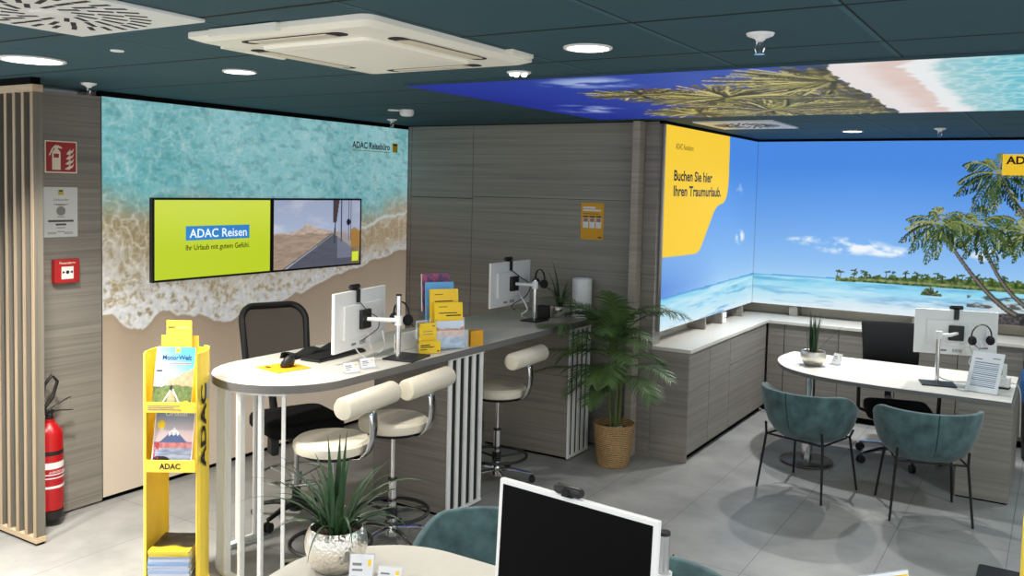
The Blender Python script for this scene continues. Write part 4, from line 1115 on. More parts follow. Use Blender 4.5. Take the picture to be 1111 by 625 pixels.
# nearer counter monitor
rzA = math.radians(-90)+math.radians(10)
LA = (-3.715, 4.195)
tA, MA = monitor('white monitor seen from behind on the counter, nearest the rounded nose', (LA[0], LA[1], CT), rzA, 0.60, 0.365, 0.250, post=(-0.075, 0.235), post_top=0.40, base=(0.25,0.21,-0.06,0.03))
def loc_of(base, rz, p): 
    v = Matrix.Rotation(rz, 4, 'Z') @ Vector(p); return (base[0]+v.x, base[1]+v.y, base[2]+v.z)
BA = (LA[0], LA[1], CT)
webcam('black webcam on top of the white monitor nearest the rounded counter nose', loc_of(BA, rzA, (0.05, 0.0, 0.4325)), rzA)
headset('black headset hanging on the monitor arm near the rounded counter nose', loc_of(BA, rzA, (-0.175, 0.20, 0.345)), rzA+math.radians(70), 0.072)
cord('webcam_cable', 'thin black webcam cord looping behind the monitor nearest the counter nose', [loc_of(BA, rzA, p) for p in ((0.05,0.032,0.36),(0.02,0.075,0.30),(-0.05,0.10,0.255),(-0.03,0.12,0.20),(0.03,0.11,0.17),(0.06,0.05,0.12))], 0.0028, BLACK)
cord('monitor_cable', 'white cable hanging from the monitor nearest the counter nose to the worktop', [loc_of(BA, rzA, p) for p in ((0.10,0.035,0.085),(0.09,0.055,0.05),(0.05,0.10,0.008),(-0.02,0.15,0.006))], 0.005, CORD)
cord('power_cable', 'white cable drooping in a loop under the monitor nearest the counter nose', [loc_of(BA, rzA, p) for p in ((-0.02,0.05,0.16),(-0.03,0.07,0.06),(-0.09,0.09,0.03),(-0.14,0.10,0.07),(-0.13,0.09,0.16))], 0.006, CORD)
tag(MB().bx(-3.66, -3.65, 4.47, 4.70, CT+0.0005, CT+0.12).build('cable_screen', WHITEP, bevel=0.002), 'white low panel hiding the cables between monitor and yellow leaflets', 'panel')

# keyboard, wrist rest, mouse, mouse mat
t = thing('keyboard', 'black computer keyboard on the counter behind the nearest monitor', 'keyboard', (-3.875, 4.14, CT), math.radians(-86))
MB().bx(-0.23, 0.23, -0.075, 0.075, 0.0, 0.018).build('body', BLACK, t, bevel=0.005)
kk = MB()
for j in range(5):
    for i in range(15): kk.bx(-0.22+i*0.0295, -0.22+i*0.0295+0.025, -0.066+j*0.027, -0.066+j*0.027+0.022, 0.018, 0.023)
kk.build('keys', BLACKM, t)
t = thing('wrist_rest', 'black curved wrist rest along the staff edge of the counter', 'wrist rest', (-4.04, 4.12, CT), math.radians(-86))
rows = []
for i in range(17):
    x = -0.24+0.48*i/16; hh = 0.030+0.016*math.cos(2*PI*(x/0.24))*0.9
    rows.append([(x, -0.055, 0.0), (x, -0.045, hh*0.8), (x, -0.01, hh), (x, 0.04, hh*0.6), (x, 0.055, 0.0)])
MB().sheet(rows).build('pad', BLACKM, t, solid=0.003)
t = thing('mouse_mat', 'yellow mouse mat on the rounded counter nose', 'mouse mat', (-3.850, 3.69, CT), math.radians(-10))
MB().prism(rrect(0.235, 0.235, 0.008), 0.0, 0.003).build('mat', AMBER, t)
MB().bx(-0.09, -0.035, -0.075, -0.055, 0.003, 0.0034).build('logo', INK, t)
t = thing('computer_mouse', 'black upright computer mouse standing on the yellow mat', 'computer mouse', (-3.853, 3.715, CT+0.0034), math.radians(15))
MB().lathe([(0.0,0.0),(0.030,0.0),(0.036,0.012),(0.034,0.03),(0.028,0.05),(0.018,0.066),(0.0,0.072)], 28, mat=Matrix.Scale(1.45, 4, (0,1,0)) @ Matrix.Shear('XY', 4, (0.35, 0))).build('body', BLACK, t)
MB().lathe([(0,0),(0.006,0.002),(0.006,0.012),(0,0.014)], 12, mat=Matrix.Translation((0.016,0.018,0.056))).build('wheel', BLACKM, t)

def card_holder(label, loc, rz, w=0.095, h=0.062):
    t = thing('name_card', label, 'name card', loc, rz)
    lean = Matrix.Rotation(math.radians(-24), 4, 'X')
    MB().bx(-w/2, w/2, -0.0015, 0.0015, 0.002, h, lean).build('card', PAPER, t)
    MB().bx(-w/2-0.004, w/2+0.004, 0.002, 0.004, 0.002, h+0.004, lean).bx(-w/2-0.004, w/2+0.004, -0.045, 0.045, 0, 0.002).build('stand', CLEAR, t)
    l = MB(); l.bx(-w*0.40, 0.0, -0.0022, -0.0015, h*0.66, h*0.74, lean).bx(-w*0.40, w*0.05, -0.0022, -0.0015, h*0.5, h*0.56, lean).bx(-w*0.40, -w*0.1, -0.0022, -0.0015, h*0.3, h*0.35, lean); l.build('small_lettering', INKG, t)
    MB().bx(w*0.26, w*0.40, -0.0022, -0.0015, h*0.66, h*0.85, lean).build('logo', YELLOWD, t)
    return t
rc = math.radians(72)
card_holder('small white name card on the counter nearer the yellow mouse mat', (-3.44, 3.83, CT), rc)
card_holder('small white name card on the counter in front of the black monitor base', (-3.455, 3.99, CT), rc)

# yellow leaflet holder
t = thing('leaflet_holder', 'clear holder of small yellow leaflets beside the black monitor base', 'leaflet holder', (-3.495, 4.60, CT), math.radians(62))
MB().bx(-0.078, 0.078, 0.0, 0.0025, 0.0, 0.215).bx(-0.078, 0.078, -0.05, 0.0, 0.0, 0.003).bx(-0.078, 0.078, -0.052, -0.050, 0.0, 0.055).build('clear_stand', CLEAR, t)
for i in range(1):
    MB().bx(-0.056, 0.060, -0.020, -0.004, 0.004, 0.195).build('leaflets', YELLOWD, t)
f_ = MB().bx(-0.076, 0.076, -0.055, -0.0525, 0.003, 0.085).build('front_card', YELLOWD, t)
l = MB(); l.bx(-0.066, 0.0, -0.0556, -0.055, 0.055, 0.062).bx(-0.066, 0.03, -0.0556, -0.055, 0.043, 0.049).bx(-0.066, -0.02, -0.0556, -0.055, 0.028, 0.033).bx(0.05, 0.068, -0.0556, -0.055, 0.012, 0.02); l.build('bold_lettering', INK, f_)
l = MB(); l.bx(-0.035, 0.03, -0.0206, -0.020, 0.140, 0.144).bx(-0.035, 0.04, -0.0206, -0.020, 0.122, 0.126).bx(0.03, 0.05, -0.0206, -0.020, 0.172, 0.182); l.build('lettering', INKG, t)

# tiered brochure rack with its brochures
BR = (-3.455, 4.80, CT); RB = math.radians(57)
t = thing('brochure_rack', 'clear stepped rack of travel brochures on the counter', 'brochure rack', BR, RB)
rk = MB()
for k in range(4):
    y = 0.075*k; z = 0.075*k
    rk.bx(-0.125, 0.125, y-0.030, y-0.027, 0.0 if k == 0 else z-0.02, z+0.13)
    rk.bx(-0.125, 0.125, y-0.027, y+0.045, z, z+0.003)
rk.bx(-0.127, -0.124, -0.03, 0.29, 0.0, 0.12).bx(0.124, 0.127, -0.03, 0.29, 0.0, 0.12).bx(-0.125, 0.125, 0.285, 0.288, 0.0, 0.40)
rk.build('shell', CLEAR, t)
def paint_photo(seed, c0, c1, c2):
    def f(U, V):
        u = U/U.max(); v = V/V.max()
        img = mix(full(u.shape, c0), full(u.shape, c1), fbm(u*5, v*5, seed)*1.6-0.3)
        return mix(img, full(u.shape, c2), np.clip((fbm(u*9, v*7, seed+3)-0.5)*5, 0, 1)*0.8)
    return f
def brochure(label, k, col=None, paint=None, h=0.27, dz=0.0, x=0.0, th=0.025, lines=True):
    y = 0.075*k; z = 0.075*k+0.0035
    p = loc_of(BR, RB, (x, y-0.020, z+0.003))
    t = thing('brochure', label, 'brochure', p, RB)
    t.rotation_euler = (math.radians(-5), 0, RB)
    m = plain('brochure_cover', col or rgb(230,230,230), 0.45)
    MB().bx(-0.100, 0.100, 0.0, th, 0, h).build('pages', PAPERG if paint else m, t)
    if paint: print_sheet('front_picture', (-0.100, -0.0006, 0.0), (1,0,0), (0,0,1), 0.20, h, 0.006, 0.006, paint, PRINT_PAPER, t)
    elif lines:
        l = MB(); l.bx(-0.07, 0.06, -0.0006, 0, h*0.73, h*0.75).bx(-0.02, 0.075, -0.0006, 0, h*0.68, h*0.705).bx(-0.07, -0.01, -0.0006, 0, h*0.88, h*0.892); l.build('lettering', INK, t)
    return t
def paint_town(U, V):
    u = U/U.max(); v = V/V.max()
    img = mix(full(u.shape, C(96,150,206)), full(u.shape, C(206,220,236)), v*1.2)
    img = mix(img, mix(full(u.shape, C(176,120,96)), full(u.shape, C(226,190,160)), fbm(u*16, v*16, 4)), ((v > 0.38) & (v < 0.66+0.2*fbm(u*6, v*0, 6)))*1.0)
    img = mix(img, mix(full(u.shape, C(70,120,170)), full(u.shape, C(210,226,236)), fbm(u*7, v*7, 12)*1.5-0.3), (v < 0.42)*1.0)
    return img
brochure('brochure with a seaside town picture in the lowest front tier of the rack', 0, paint=paint_town, h=0.185, th=0.010)
p = thing('brochure', 'yellow brochure standing behind the seaside town picture in the rack', 'brochure', loc_of(BR, RB, (0.0, 0.0, 0.0065)), RB); p.rotation_euler = (math.radians(-5), 0, RB)
MB().bx(-0.100, 0.100, 0.0, 0.020, 0, 0.305).build('pages', YELLOWD, p)
l = MB(); l.bx(-0.07, 0.06, -0.0006, 0, 0.232, 0.238).bx(-0.02, 0.085, -0.0006, 0, 0.214, 0.222).bx(-0.07, -0.01, -0.0006, 0, 0.275, 0.279); l.build('lettering', INK, p)
brochure('yellow brochure in the second tier of the rack, behind the front yellow one', 1, rgb(240,200,40), h=0.315, x=-0.012)
brochure('sky blue brochure in the third tier of the rack', 2, rgb(96,168,226), h=0.280, x=-0.018, lines=False)
brochure('brochure with a pink and violet picture in the top tier of the rack', 3, paint=paint_photo(7, C(206,84,110), C(120,70,110), C(60,60,100)), h=0.255, x=-0.022)
tag(MB().prism([(-0.05,-0.03),(0.05,-0.03),(0.04,0.03),(-0.04,0.03)], 0, 0.105).build('leaflet_box', AMBER, bevel=0.002, loc=(-3.40, 5.02, CT), rot=(0,0,math.radians(64))), 'small amber leaflet box on the counter beside the stepped brochure rack', 'leaflet box')

# farther counter monitor
LB = (-3.86, 6.20, CT); rzB = math.radians(-90)
tB, MB_ = monitor('white monitor seen from behind at the far end of the counter', LB, rzB, 0.61, 0.365, 0.302, post=(-0.07, 0.20), post_top=0.34, base=(0.20,0.16,-0.01,0.0))
webcam('black webcam on top of the white monitor at the far counter end', loc_of(LB, rzB, (0.02, 0.0, 0.4855)), rzB)
headset('black headset hanging by the monitor post at the far counter end', loc_of(LB, rzB, (-0.165, 0.19, 0.415)), rzB+math.radians(60), 0.075)
cord('webcam_cable', 'thin black cord running from webcam to post at the far counter end', [loc_of(LB, rzB, p) for p in ((0.02,0.032,0.41),(-0.06,0.07,0.35),(-0.12,0.12,0.29),(-0.06,0.12,0.20),(0.06,0.06,0.13),(0.02,0.07,0.09))], 0.004, BLACK)
cord('power_cable', 'white cables gathered round the post at the far counter end', [loc_of(LB, rzB, p) for p in ((-0.02,0.075,0.22),(0.0,0.12,0.19),(-0.02,0.16,0.10),(0.03,0.14,0.06),(-0.03,0.13,0.02))], 0.007, CORD)
tag(MB().bx(-0.05, 0.05, -0.03, 0.03, 0.0, 0.11).build('phone_box', BLACK, loc=(-3.68, 6.46, CT), bevel=0.008), 'small black device between the far monitor post and the counter plant', 'device')
t = thing('cylinder_vase', 'tall plain white cylinder standing on the far counter end', 'vase', (-3.465, 6.735, CT))
MB().lathe([(0.0,0.0),(0.082,0.0),(0.084,0.004),(0.084,0.326),(0.080,0.332),(0.074,0.332),(0.072,0.322),(0.0,0.318)], 40).build('body', WHITEP, t)

# ================================================================== PLANTS
def blade(mb, base, az, L, w, rise, droop, rnd, n=9, twist=0.0):
    """arching strap leaf with a folded section"""
    d = Vector((math.cos(az), math.sin(az), 0)); s = Vector((-math.sin(az), math.cos(az), 0))
    rows = []; p = Vector(base); e = rise
    for i in range(n+1):
        t = i/n
        ww = w*(0.55+0.9*t if t < 0.4 else (1-t)/0.6*0.91)+0.0006
        side = (s*math.cos(twist*t)+Vector((0,0,1))*math.sin(twist*t))
        up = Vector((0,0,1))*math.cos(e)-d*math.sin(e)
        rows.append([p-side*ww+up*ww*0.45, p.copy(), p+side*ww+up*ww*0.45])
        p = p+(d*math.cos(e)+Vector((0,0,1))*math.sin(e))*(L/n)
        e -= droop/n*(0.5+1.2*t)
    mb.sheet(rows)

def strap_plant(label, loc, pot_prof, pot_mat, r_soil, z_soil, leaves, seed, leaf_mat=None, pot_name='pot'):
    t = thing('potted_plant', label, 'potted plant', loc)
    MB().lathe(pot_prof, 44).build(pot_name, pot_mat, t)
    MB().lathe([(0.0,z_soil+0.006),(r_soil*0.6,z_soil+0.004),(r_soil,z_soil)], 28).build('soil', SOIL, t)
    rnd = random.Random(seed)
    mb = MB()
    for (az, L, w, rise, droop) in leaves(rnd):
        rr = rnd.uniform(0.0, r_soil*0.5)
        blade(mb, (rr*math.cos(az), rr*math.sin(az), z_soil), az, L, w, rise, droop, rnd, twist=rnd.uniform(-.5,.5))
    mb.build('leaves', leaf_mat or LEAFD, t, auto=False)
    return t

def leaves_wild(rnd):
    out = []
    for i in range(20): out.append((rnd.uniform(0, 2*PI), rnd.uniform(0.26, 0.38), 0.0105, rnd.uniform(0.95, 1.45), rnd.uniform(0.5, 1.5)))
    for i in range(16): out.append((rnd.uniform(0, 2*PI), rnd.uniform(0.24, 0.38), 0.0075, rnd.uniform(0.6, 1.1), rnd.uniform(1.4, 2.6)))
    for a in (-2.9, 2.7, 2.2, -0.2, 0.45, 0.9, -2.4): out.append((a, rnd.uniform(0.38, 0.46), 0.0085, rnd.uniform(0.75, 1.05), rnd.uniform(1.2, 2.0)))
    for i in range(3): out.append((rnd.uniform(0, 2*PI), rnd.uniform(0.36, 0.42), 0.017, rnd.uniform(1.47, 1.55), 0.08))
    return out
prof_round = [(0.0,0.0),(0.070,0.0),(0.082,0.004),(0.104,0.035),(0.116,0.075),(0.118,0.105),(0.112,0.135),(0.100,0.158),(0.097,0.160),(0.094,0.155),(0.098,0.135),(0.096,0.12)]
strap_plant('spiky green plant in a hammered silver pot on the nearest desk', (-2.275, 2.455, 0.7515), prof_round, HAMMER, 0.096, 0.128, leaves_wild, 7)

def leaves_snake(rnd):
    out = [(rnd.uniform(0, 2*PI), rnd.uniform(0.24, 0.38), 0.0095, rnd.uniform(1.36, 1.56), rnd.uniform(-0.06, 0.12)) for i in range(22)]
    out += [(0.45, 0.36, 0.007, 0.85, 0.05), (0.1, 0.20, 0.005, 0.75, 0.4), (2.9, 0.17, 0.007, 0.9, 0.2), (3.4, 0.15, 0.006, 0.6, 0.1)]
    return out
prof_bowl = [(0.0,0.0),(0.055,0.0),(0.066,0.003),(0.092,0.030),(0.105,0.065),(0.106,0.090),(0.100,0.115),(0.096,0.122),(0.092,0.118),(0.094,0.10),(0.092,0.09)]
strap_plant('upright narrow leaved plant in a round silver bowl on the alcove desk', (-1.765, 7.78, 0.7515), prof_bowl, SILVER, 0.092, 0.098, leaves_snake, 4)

def leaves_counter(rnd):
    out = [(rnd.uniform(0, 2*PI), rnd.uniform(0.18, 0.30), 0.008, rnd.uniform(1.1, 1.5), rnd.uniform(0.2, 0.9)) for i in range(16)]
    out += [(2.6, 0.42, 0.010, 1.35, 0.45), (3.0, 0.36, 0.009, 1.25, 0.4)]
    return out
strap_plant('dark strap leaved plant in a silver pot beside the white cylinder', (-3.60, 6.60, CT+0.0005), [(0,0),(0.062,0),(0.078,0.02),(0.088,0.06),(0.086,0.095),(0.082,0.10),(0.078,0.096),(0.078,0.08)], SILVER, 0.078, 0.085, leaves_counter, 9)

# tall palm in a basket
PB = (-2.985, 6.43, 0)
t = thing('potted_palm', 'tall potted palm in a woven basket between counter and low cabinets', 'potted palm', PB)
MB().lathe([(0.0,0.0),(0.118,0.0),(0.126,0.006),(0.140,0.10),(0.154,0.22),(0.163,0.32),(0.168,0.335),(0.166,0.346),(0.156,0.346),(0.150,0.33),(0.146,0.28)], 48).build('basket', BASKET, t)
MB().lathe([(0.0,0.292),(0.146,0.288)], 28).build('soil', SOIL, t)
rnd = random.Random(21)
for k in range(9):
    a = rnd.uniform(-0.6, 1.4); r = rnd.uniform(0.03, 0.12)
    MB().lathe([(0.0,-0.012),(0.016,-0.008),(0.021,0.004),(0.014,0.014),(0.0,0.017)], 10, (r*math.cos(a), r*math.sin(a)-0.03, 0.300)).build('pebble', STONE, t)
def keep_clear(p):
    """fronds bend away from the wall and the counter"""
    x, y, z = p.x+PB[0], p.y+PB[1], p.z
    ymax = 6.65 if x > -3.05 else 6.78
    if y > ymax-0.08: y = ymax-0.08+0.06*math.tanh((y-ymax+0.08)/0.2)
    if x < -3.29:
        if z >= 0.99: z = max(z, CT+0.02+0.25*max(0, 0.0))
        elif y > 6.22: y = 6.20-0.02*math.tanh(y-6.22)
    if x > -2.98 and y > 6.62: y = 6.62
    if x > -2.86 and z < 1.0 and y > 6.72: y = 6.72
    return Vector((x-PB[0], y-PB[1], z))
stems = []
for k in range(5):
    a = 2*PI*k/5+0.4; 
    top = Vector((0.05*math.cos(a), 0.05*math.sin(a)-0.02, 0.72+0.09*k))
    pts = [Vector((0.030*math.cos(a), 0.030*math.sin(a), 0.285)), Vector((0.045*math.cos(a), 0.045*math.sin(a)-0.01, 0.5)), top]
    MB().tube(pts, [0.017,0.014,0.010], 8).build('stem', STALK, t)
    stems.append(top)
def frond(start, az, L, rise, droop, seed, wid=0.20, nl=30):
    r = random.Random(seed)
    d = Vector((math.cos(az), math.sin(az), 0)); s0 = Vector((-math.sin(az), math.cos(az), 0))
    P = []; p = Vector(start); e = rise; N = 20
    E = []
    for i in range(N+1):
        P.append(p.copy()); E.append(e)
        p = p+(d*math.cos(e)+Vector((0,0,1))*math.sin(e))*(L/N)
        e -= droop/N*(0.4+1.3*i/N)
    mb = MB()
    P2 = [keep_clear(q) for q in P]
    mb.tube(P2, [0.0055*(1-0.75*i/N) for i in range(N+1)], 6)
    for i in range(nl):
        tt = 0.24+0.76*i/(nl-1); f = tt*N; j = min(int(f), N-1); q = P[j].lerp(P[j+1], f-j); e = E[j]
        tan = d*math.cos(e)+Vector((0,0,1))*math.sin(e); up = Vector((0,0,1))*math.cos(e)-d*math.sin(e)
        ll = wid*(0.35+0.65*math.sin(PI*min(1.0, 0.10+tt*0.92)))*r.uniform(0.88, 1.1)
        for sg in (-1, 1):
            dv = (tan*r.uniform(0.55, 0.75)+s0*sg*0.9+up*r.uniform(0.02, 0.28)).normalized()
            wv = dv.cross(up).normalized()
            rows = []
            for m in range(5):
                g = m/4; ww = 0.0056*(0.5+1.6*g if g < 0.35 else (1-g)/0.65*1.06)+0.0004
                c = q+dv*ll*g-Vector((0,0,1))*ll*0.30*g*g
                rows.append([keep_clear(c-wv*ww+up*ww*0.25), keep_clear(c), keep_clear(c+wv*ww+up*ww*0.25)])
            mb.sheet(rows)
    return mb.build('frond', LEAF, t, auto=False)
FR = [ # az deg, length, rise, droop, stem
 (180,0.62,0.75,1.5,4),(205,0.66,0.15,0.55,1),(150,0.50,1.1,1.8,3),(215,0.48,1.25,1.7,4),(0,0.58,1.05,1.9,4),(-20,0.60,0.45,1.1,1),(20,0.50,1.2,1.6,3),
 (-70,0.45,1.2,1.9,3),(-110,0.48,1.0,1.9,2),(-50,0.50,0.7,1.5,2),(-140,0.46,0.5,1.6,0),(-95,0.42,0.5,1.7,1),(-30,0.46,0.3,1.5,0),(-160,0.44,0.2,1.3,0),
 (60,0.32,1.2,1.4,2),(120,0.32,1.25,1.4,4),(-90,0.42,1.35,0.9,4),(185,0.40,0.5,1.6,2),(-10,0.42,0.9,1.9,3),(250,0.40,0.1,1.2,0),(-75,0.40,0.25,1.3,1),(10,0.66,0.9,1.5,4),(170,0.55,0.95,1.6,3),(-35,0.55,1.0,1.7,2),(225,0.5,0.9,1.8,1),(-60,0.5,1.15,1.3,4),(30,0.45,0.6,1.6,1),(186,0.74,0.78,1.0,4),(217,0.70,0.12,0.35,2),(222,0.62,0.5,0.9,3)]
for i, (a, L, ri, dr, st) in enumerate(FR):
    frond(stems[st]-Vector((0,0,0.05 if i % 2 else 0.0)), math.radians(a), L, ri, dr, 100+i)

# ================================================================== ALCOVE CABINETS
XF = -2.512; ZT = 0.90
CARC = plain('cabinet_carcass_dark', rgb(40,37,34), 0.8)
t = thing('cabinet_worktop', 'pale L-shaped worktop running along both alcove walls', 'worktop', (0,0,0))
MB().prism([(-2.955,6.801),(-2.50,6.801),(-2.50,8.985),(2.45,8.985),(2.45,9.615),(-2.955,9.615)], ZT, 0.93).build('slab', TOPW, t, bevel=0.002)
def cab_x(label, y0, y1, fronts, end=False):
    """cabinet on the poster wall; fronts face +x; fronts = list of (name, y0, y1, z0, z1)"""
    t = thing('low_cabinet', label, 'cabinet', (XF, y0, 0), 0)
    MB().bx(-2.83-XF, -0.021, 0.001, y1-y0-0.001, 0.06, ZT-0.0005).build('body', CARC, t)
    MB().bx(-2.83-XF, -0.045, 0.02 if end else 0.001, y1-y0-0.001, 0.0, 0.06).build('plinth', GAPBLACK, t)
    for (nm, a, b, z0, z1) in fronts:
        MB().bx(-0.019, 0.0, a-y0+0.003, b-y0-0.003, z0+0.003, z1-0.003).build(nm, WOODH, t, bevel=0.0012)
    return t
t = cab_x('low grey oak cabinet with plain end panel next to the palm', 6.818, 7.305, [('door', 6.818, 7.305, 0.06, ZT)], True)
MB().bx(-2.833-XF, 0.0, -0.018, 0.0, 0.0, ZT-0.0005).build('end_panel', WOODH, t, bevel=0.0012)
cab_x('grey oak cabinet with one tall door under the poster wall, second from the palm', 7.306, 7.852, [('door', 7.306, 7.852, 0.06, ZT)])
cab_x('low grey oak drawer cabinet under the poster wall running into the alcove corner', 7.853, 8.985, [('drawer_front', 7.853, 8.985, 0.64, ZT), ('drawer_front', 7.853, 8.985, 0.06, 0.64)])
YF = 9.005
def cab_y(label, x0, x1):
    t = thing('low_cabinet', label, 'cabinet', (x0, YF, 0), 0)
    w = x1-x0
    MB().bx(0.001, w-0.001, 0.021, 0.60, 0.06, ZT-0.0005).build('body', CARC, t)
    MB().bx(0.001, w-0.001, 0.045, 0.60, 0.0, 0.06).build('plinth', GAPBLACK, t)
    MB().bx(0.003, w-0.003, 0.0, 0.019, 0.062, ZT-0.003).build('door', WOODH, t, bevel=0.0012)
    return t
cab_y('narrow grey oak cabinet front in the inner alcove corner', -2.50, -2.336)
labs = ['low grey oak cabinet under the lagoon mural nearest the alcove corner', 'low grey oak cabinet under the lagoon mural behind the desk plant', 'low grey oak cabinet under the lagoon mural behind the swivel chair', 'low grey oak cabinet under the lagoon mural behind the alcove monitor', 'low grey oak cabinet under the lagoon mural beyond the desk end', 'low grey oak cabinet under the lagoon mural farthest from the alcove corner']
for i, lb in enumerate(labs): cab_y(lb, -2.335+0.524*i, -2.335+0.524*(i+1))
def fin(label, x0, x1, y0, y1):
    t = tag(MB().bx(x0, x1, y0, y1, 0.931, 1.039).build('shelf_divider', WOODD, bevel=0.001), label, 'divider')
fin('wood divider under the poster wall nearest the palm', -2.955, -2.785, 7.92, 7.95)
fin('wood divider under the poster wall carrying the white socket', -2.955, -2.785, 8.38, 8.52)
fin('wood divider under the poster wall nearest the alcove corner', -2.955, -2.785, 9.03, 9.06)
fin('wood divider under the lagoon mural close to the alcove corner', -2.41, -2.325, 9.435, 9.615)
fin('wood divider under the lagoon mural behind the swivel chair', -1.215, -1.13, 9.435, 9.615)
fin('wood divider under the lagoon mural beyond the alcove monitor', -0.02, 0.065, 9.435, 9.615)
t = thing('power_socket', 'small white square socket plate under the poster wall', 'socket', (-2.784, 8.45, 0.985))
MB().bx(0.0, 0.010, -0.052, 0.052, -0.050, 0.050).build('plate', WHITEP, t, bevel=0.003)
MB().bx(0.010, 0.0105, -0.003, 0.003, -0.045, 0.045).bx(0.010, 0.0105, -0.046, 0.046, -0.002, 0.002).build('seam', INKG, t)

# ================================================================== ALCOVE DESK
DZ = 0.75
def smooth_poly(pts, n=6):
    out = []
    m = len(pts)
    for i in range(m-1):
        p0, p1, p2, p3 = (Vector(pts[max(i-1,0)]), Vector(pts[i]), Vector(pts[i+1]), Vector(pts[min(i+2,m-1)]))
        for k in range(n):
            s = k/n
            q = 0.5*((2*p1)+(p2-p0)*s+(2*p0-5*p1+4*p2-p3)*s*s+(3*p1-p0-3*p2+p3)*s**3)
            out.append((q.x, q.y))
    out.append(tuple(pts[-1])); return out
t = thing('desk', 'white topped desk with rounded end, steel column and wood pedestal in the alcove', 'desk', (0,0,0))
curve = smooth_poly([(-1.15,7.245),(-1.50,7.29),(-1.73,7.375),(-1.93,7.53),(-2.06,7.77),(-2.105,7.98),(-2.10,8.20),(-2.07,8.36)])
desk_out = [(-0.252,8.36),(-0.252,7.245)]+curve
MB().prism(desk_out[::-1], DZ-0.032, DZ-0.0012).build('edge_band', EDGEG, t)
cx0, cy0 = -1.2, 7.8
MB().prism([(cx0+(x-cx0)*0.998, cy0+(y-cy0)*0.996) for x, y in desk_out][::-1], DZ-0.001, DZ).build('top', TOPW, t)
MB().bx(-0.590, -0.240, 7.252, 8.33, 0.012, DZ-0.0325).build('pedestal', WOODH, t, bevel=0.0015)
MB().bx(-0.58, -0.25, 7.262, 8.32, 0.0, 0.012).build('plinth', GAPBLACK, t)
MB().cyl((-1.71,7.45,0.03),(-1.71,7.45,DZ-0.0325),0.045,n=36).build('column', CHROME, t)
MB().lathe([(0.0,0.034),(0.05,0.034),(0.20,0.026),(0.212,0.018),(0.212,0.008),(0.0,0.008)], 56, (-1.71,7.45,0)).build('base_disc', DARKBASE, t)
ft = MB()
for k in range(4):
    a = k*PI/2+0.6; ft.cyl((-1.71+0.18*math.cos(a),7.45+0.18*math.sin(a),0),(-1.71+0.18*math.cos(a),7.45+0.18*math.sin(a),0.012),0.018,n=14)
ft.build('glides', BLACK, t)
LD = (-0.69, 7.83, DZ); rzD = math.radians(197-180+0)
tD, MD = monitor('white monitor seen from behind on the alcove desk', LD, math.radians(180+15), 0.60, 0.355, 0.390, post=(0.145, 0.17), post_top=0.36, base=(0.25,0.20,-0.005,0.02))
rzd = math.radians(195)
webcam('black webcam on top of the alcove desk monitor', loc_of(LD, rzd, (0.0, 0.0, 0.5685)), rzd)
headset('black headset hanging behind the alcove desk monitor', loc_of(LD, rzd, (-0.165, 0.12, 0.475)), rzd+math.radians(25), 0.085)
cord('monitor_cable', 'white cable hanging down to the worktop behind the alcove monitor', [loc_of(LD, rzd, p) for p in ((0.135,0.03,0.27),(0.125,0.06,0.15),(0.12,0.08,0.05),(0.02,0.05,0.008),(-0.16,0.02,0.008),(-0.24,0.00,0.008))], 0.005, CORD)
for i, lb in enumerate(['twisted white cable under the alcove headset nearer the monitor post', 'twisted white cable under the alcove headset nearer the price sheet']):
    pts = [loc_of(LD, rzd, (-0.105-0.05*i+0.012*math.sin(k*1.7+PI*i), 0.085+0.012*math.cos(k*1.7+PI*i), 0.33-0.032*k)) for k in range(11)]
    cord('power_cable', lb, pts, 0.005, CORD)
cord('power_cable', 'white cable curving over the desk edge toward the blue liner', [(-0.33,7.80,DZ+0.02),(-0.28,7.84,DZ+0.035),(-0.235,7.86,DZ+0.01),(-0.215,7.88,DZ-0.10),(-0.21,7.95,0.35)], 0.005, CORD)
# price sheet
def paper_stand(label, loc, rz, w, h, lean_deg, body):
    t = thing('sheet_stand', label, 'sheet stand', loc, rz)
    M = Matrix.Rotation(math.radians(-lean_deg), 4, 'X')
    MB().bx(-w/2, w/2, -0.0012, 0.0012, 0.004, h, M).build('sheet', PAPER, t)
    MB().bx(-w/2-0.002, w/2+0.002, 0.0014, 0.0034, 0.003, h+0.003, M).bx(-w/2-0.002, w/2+0.002, -0.03, 0.10, 0.0, 0.003).build('clear_stand', CLEAR, t)
    body(t, M); return t
def rows_table(t, M):
    l = MB(); l.bx(-0.085, -0.035, -0.0018, -0.0012, 0.262, 0.268, M).bx(0.035, 0.09, -0.0018, -0.0012, 0.278, 0.283, M); l.build('heading_lettering', INK, t)
    l = MB()
    for k in range(13):
        z = 0.235-k*0.0155; l.bx(-0.085, 0.088, -0.0017, -0.0012, z, z+0.0055 if k % 3 else z+0.008, M)
    l.build('table_lines', INKB, t)
paper_stand('white price sheet leaning in a clear stand on the alcove desk', (-0.468, 7.475, DZ), math.radians(-14), 0.225, 0.325, 27, rows_table)
t = thing('charger_dock', 'small white charging dock behind the price sheet on the alcove desk', 'charger', (-0.34, 7.78, DZ), math.radians(-9))
MB().bx(-0.05, 0.05, -0.04, 0.04, 0.0, 0.012).build('foot', BLACK, t)
MB().bx(-0.05, 0.05, -0.035, 0.04, 0.012, 0.085).build('body', WHITEP, t, bevel=0.005)
MB().bx(-0.005, 0.025, -0.006, 0.006, 0.085, 0.19).build('handset', WHITEP, t, bevel=0.004)
card_holder('small card standing beside the silver bowl plant on the alcove desk', (-1.615, 7.93, DZ), math.radians(-30), 0.09, 0.10)
t = thing('waste_bin', 'black waste bin with blue liner beyond the alcove desk end', 'waste bin', (-0.06, 8.66, 0))
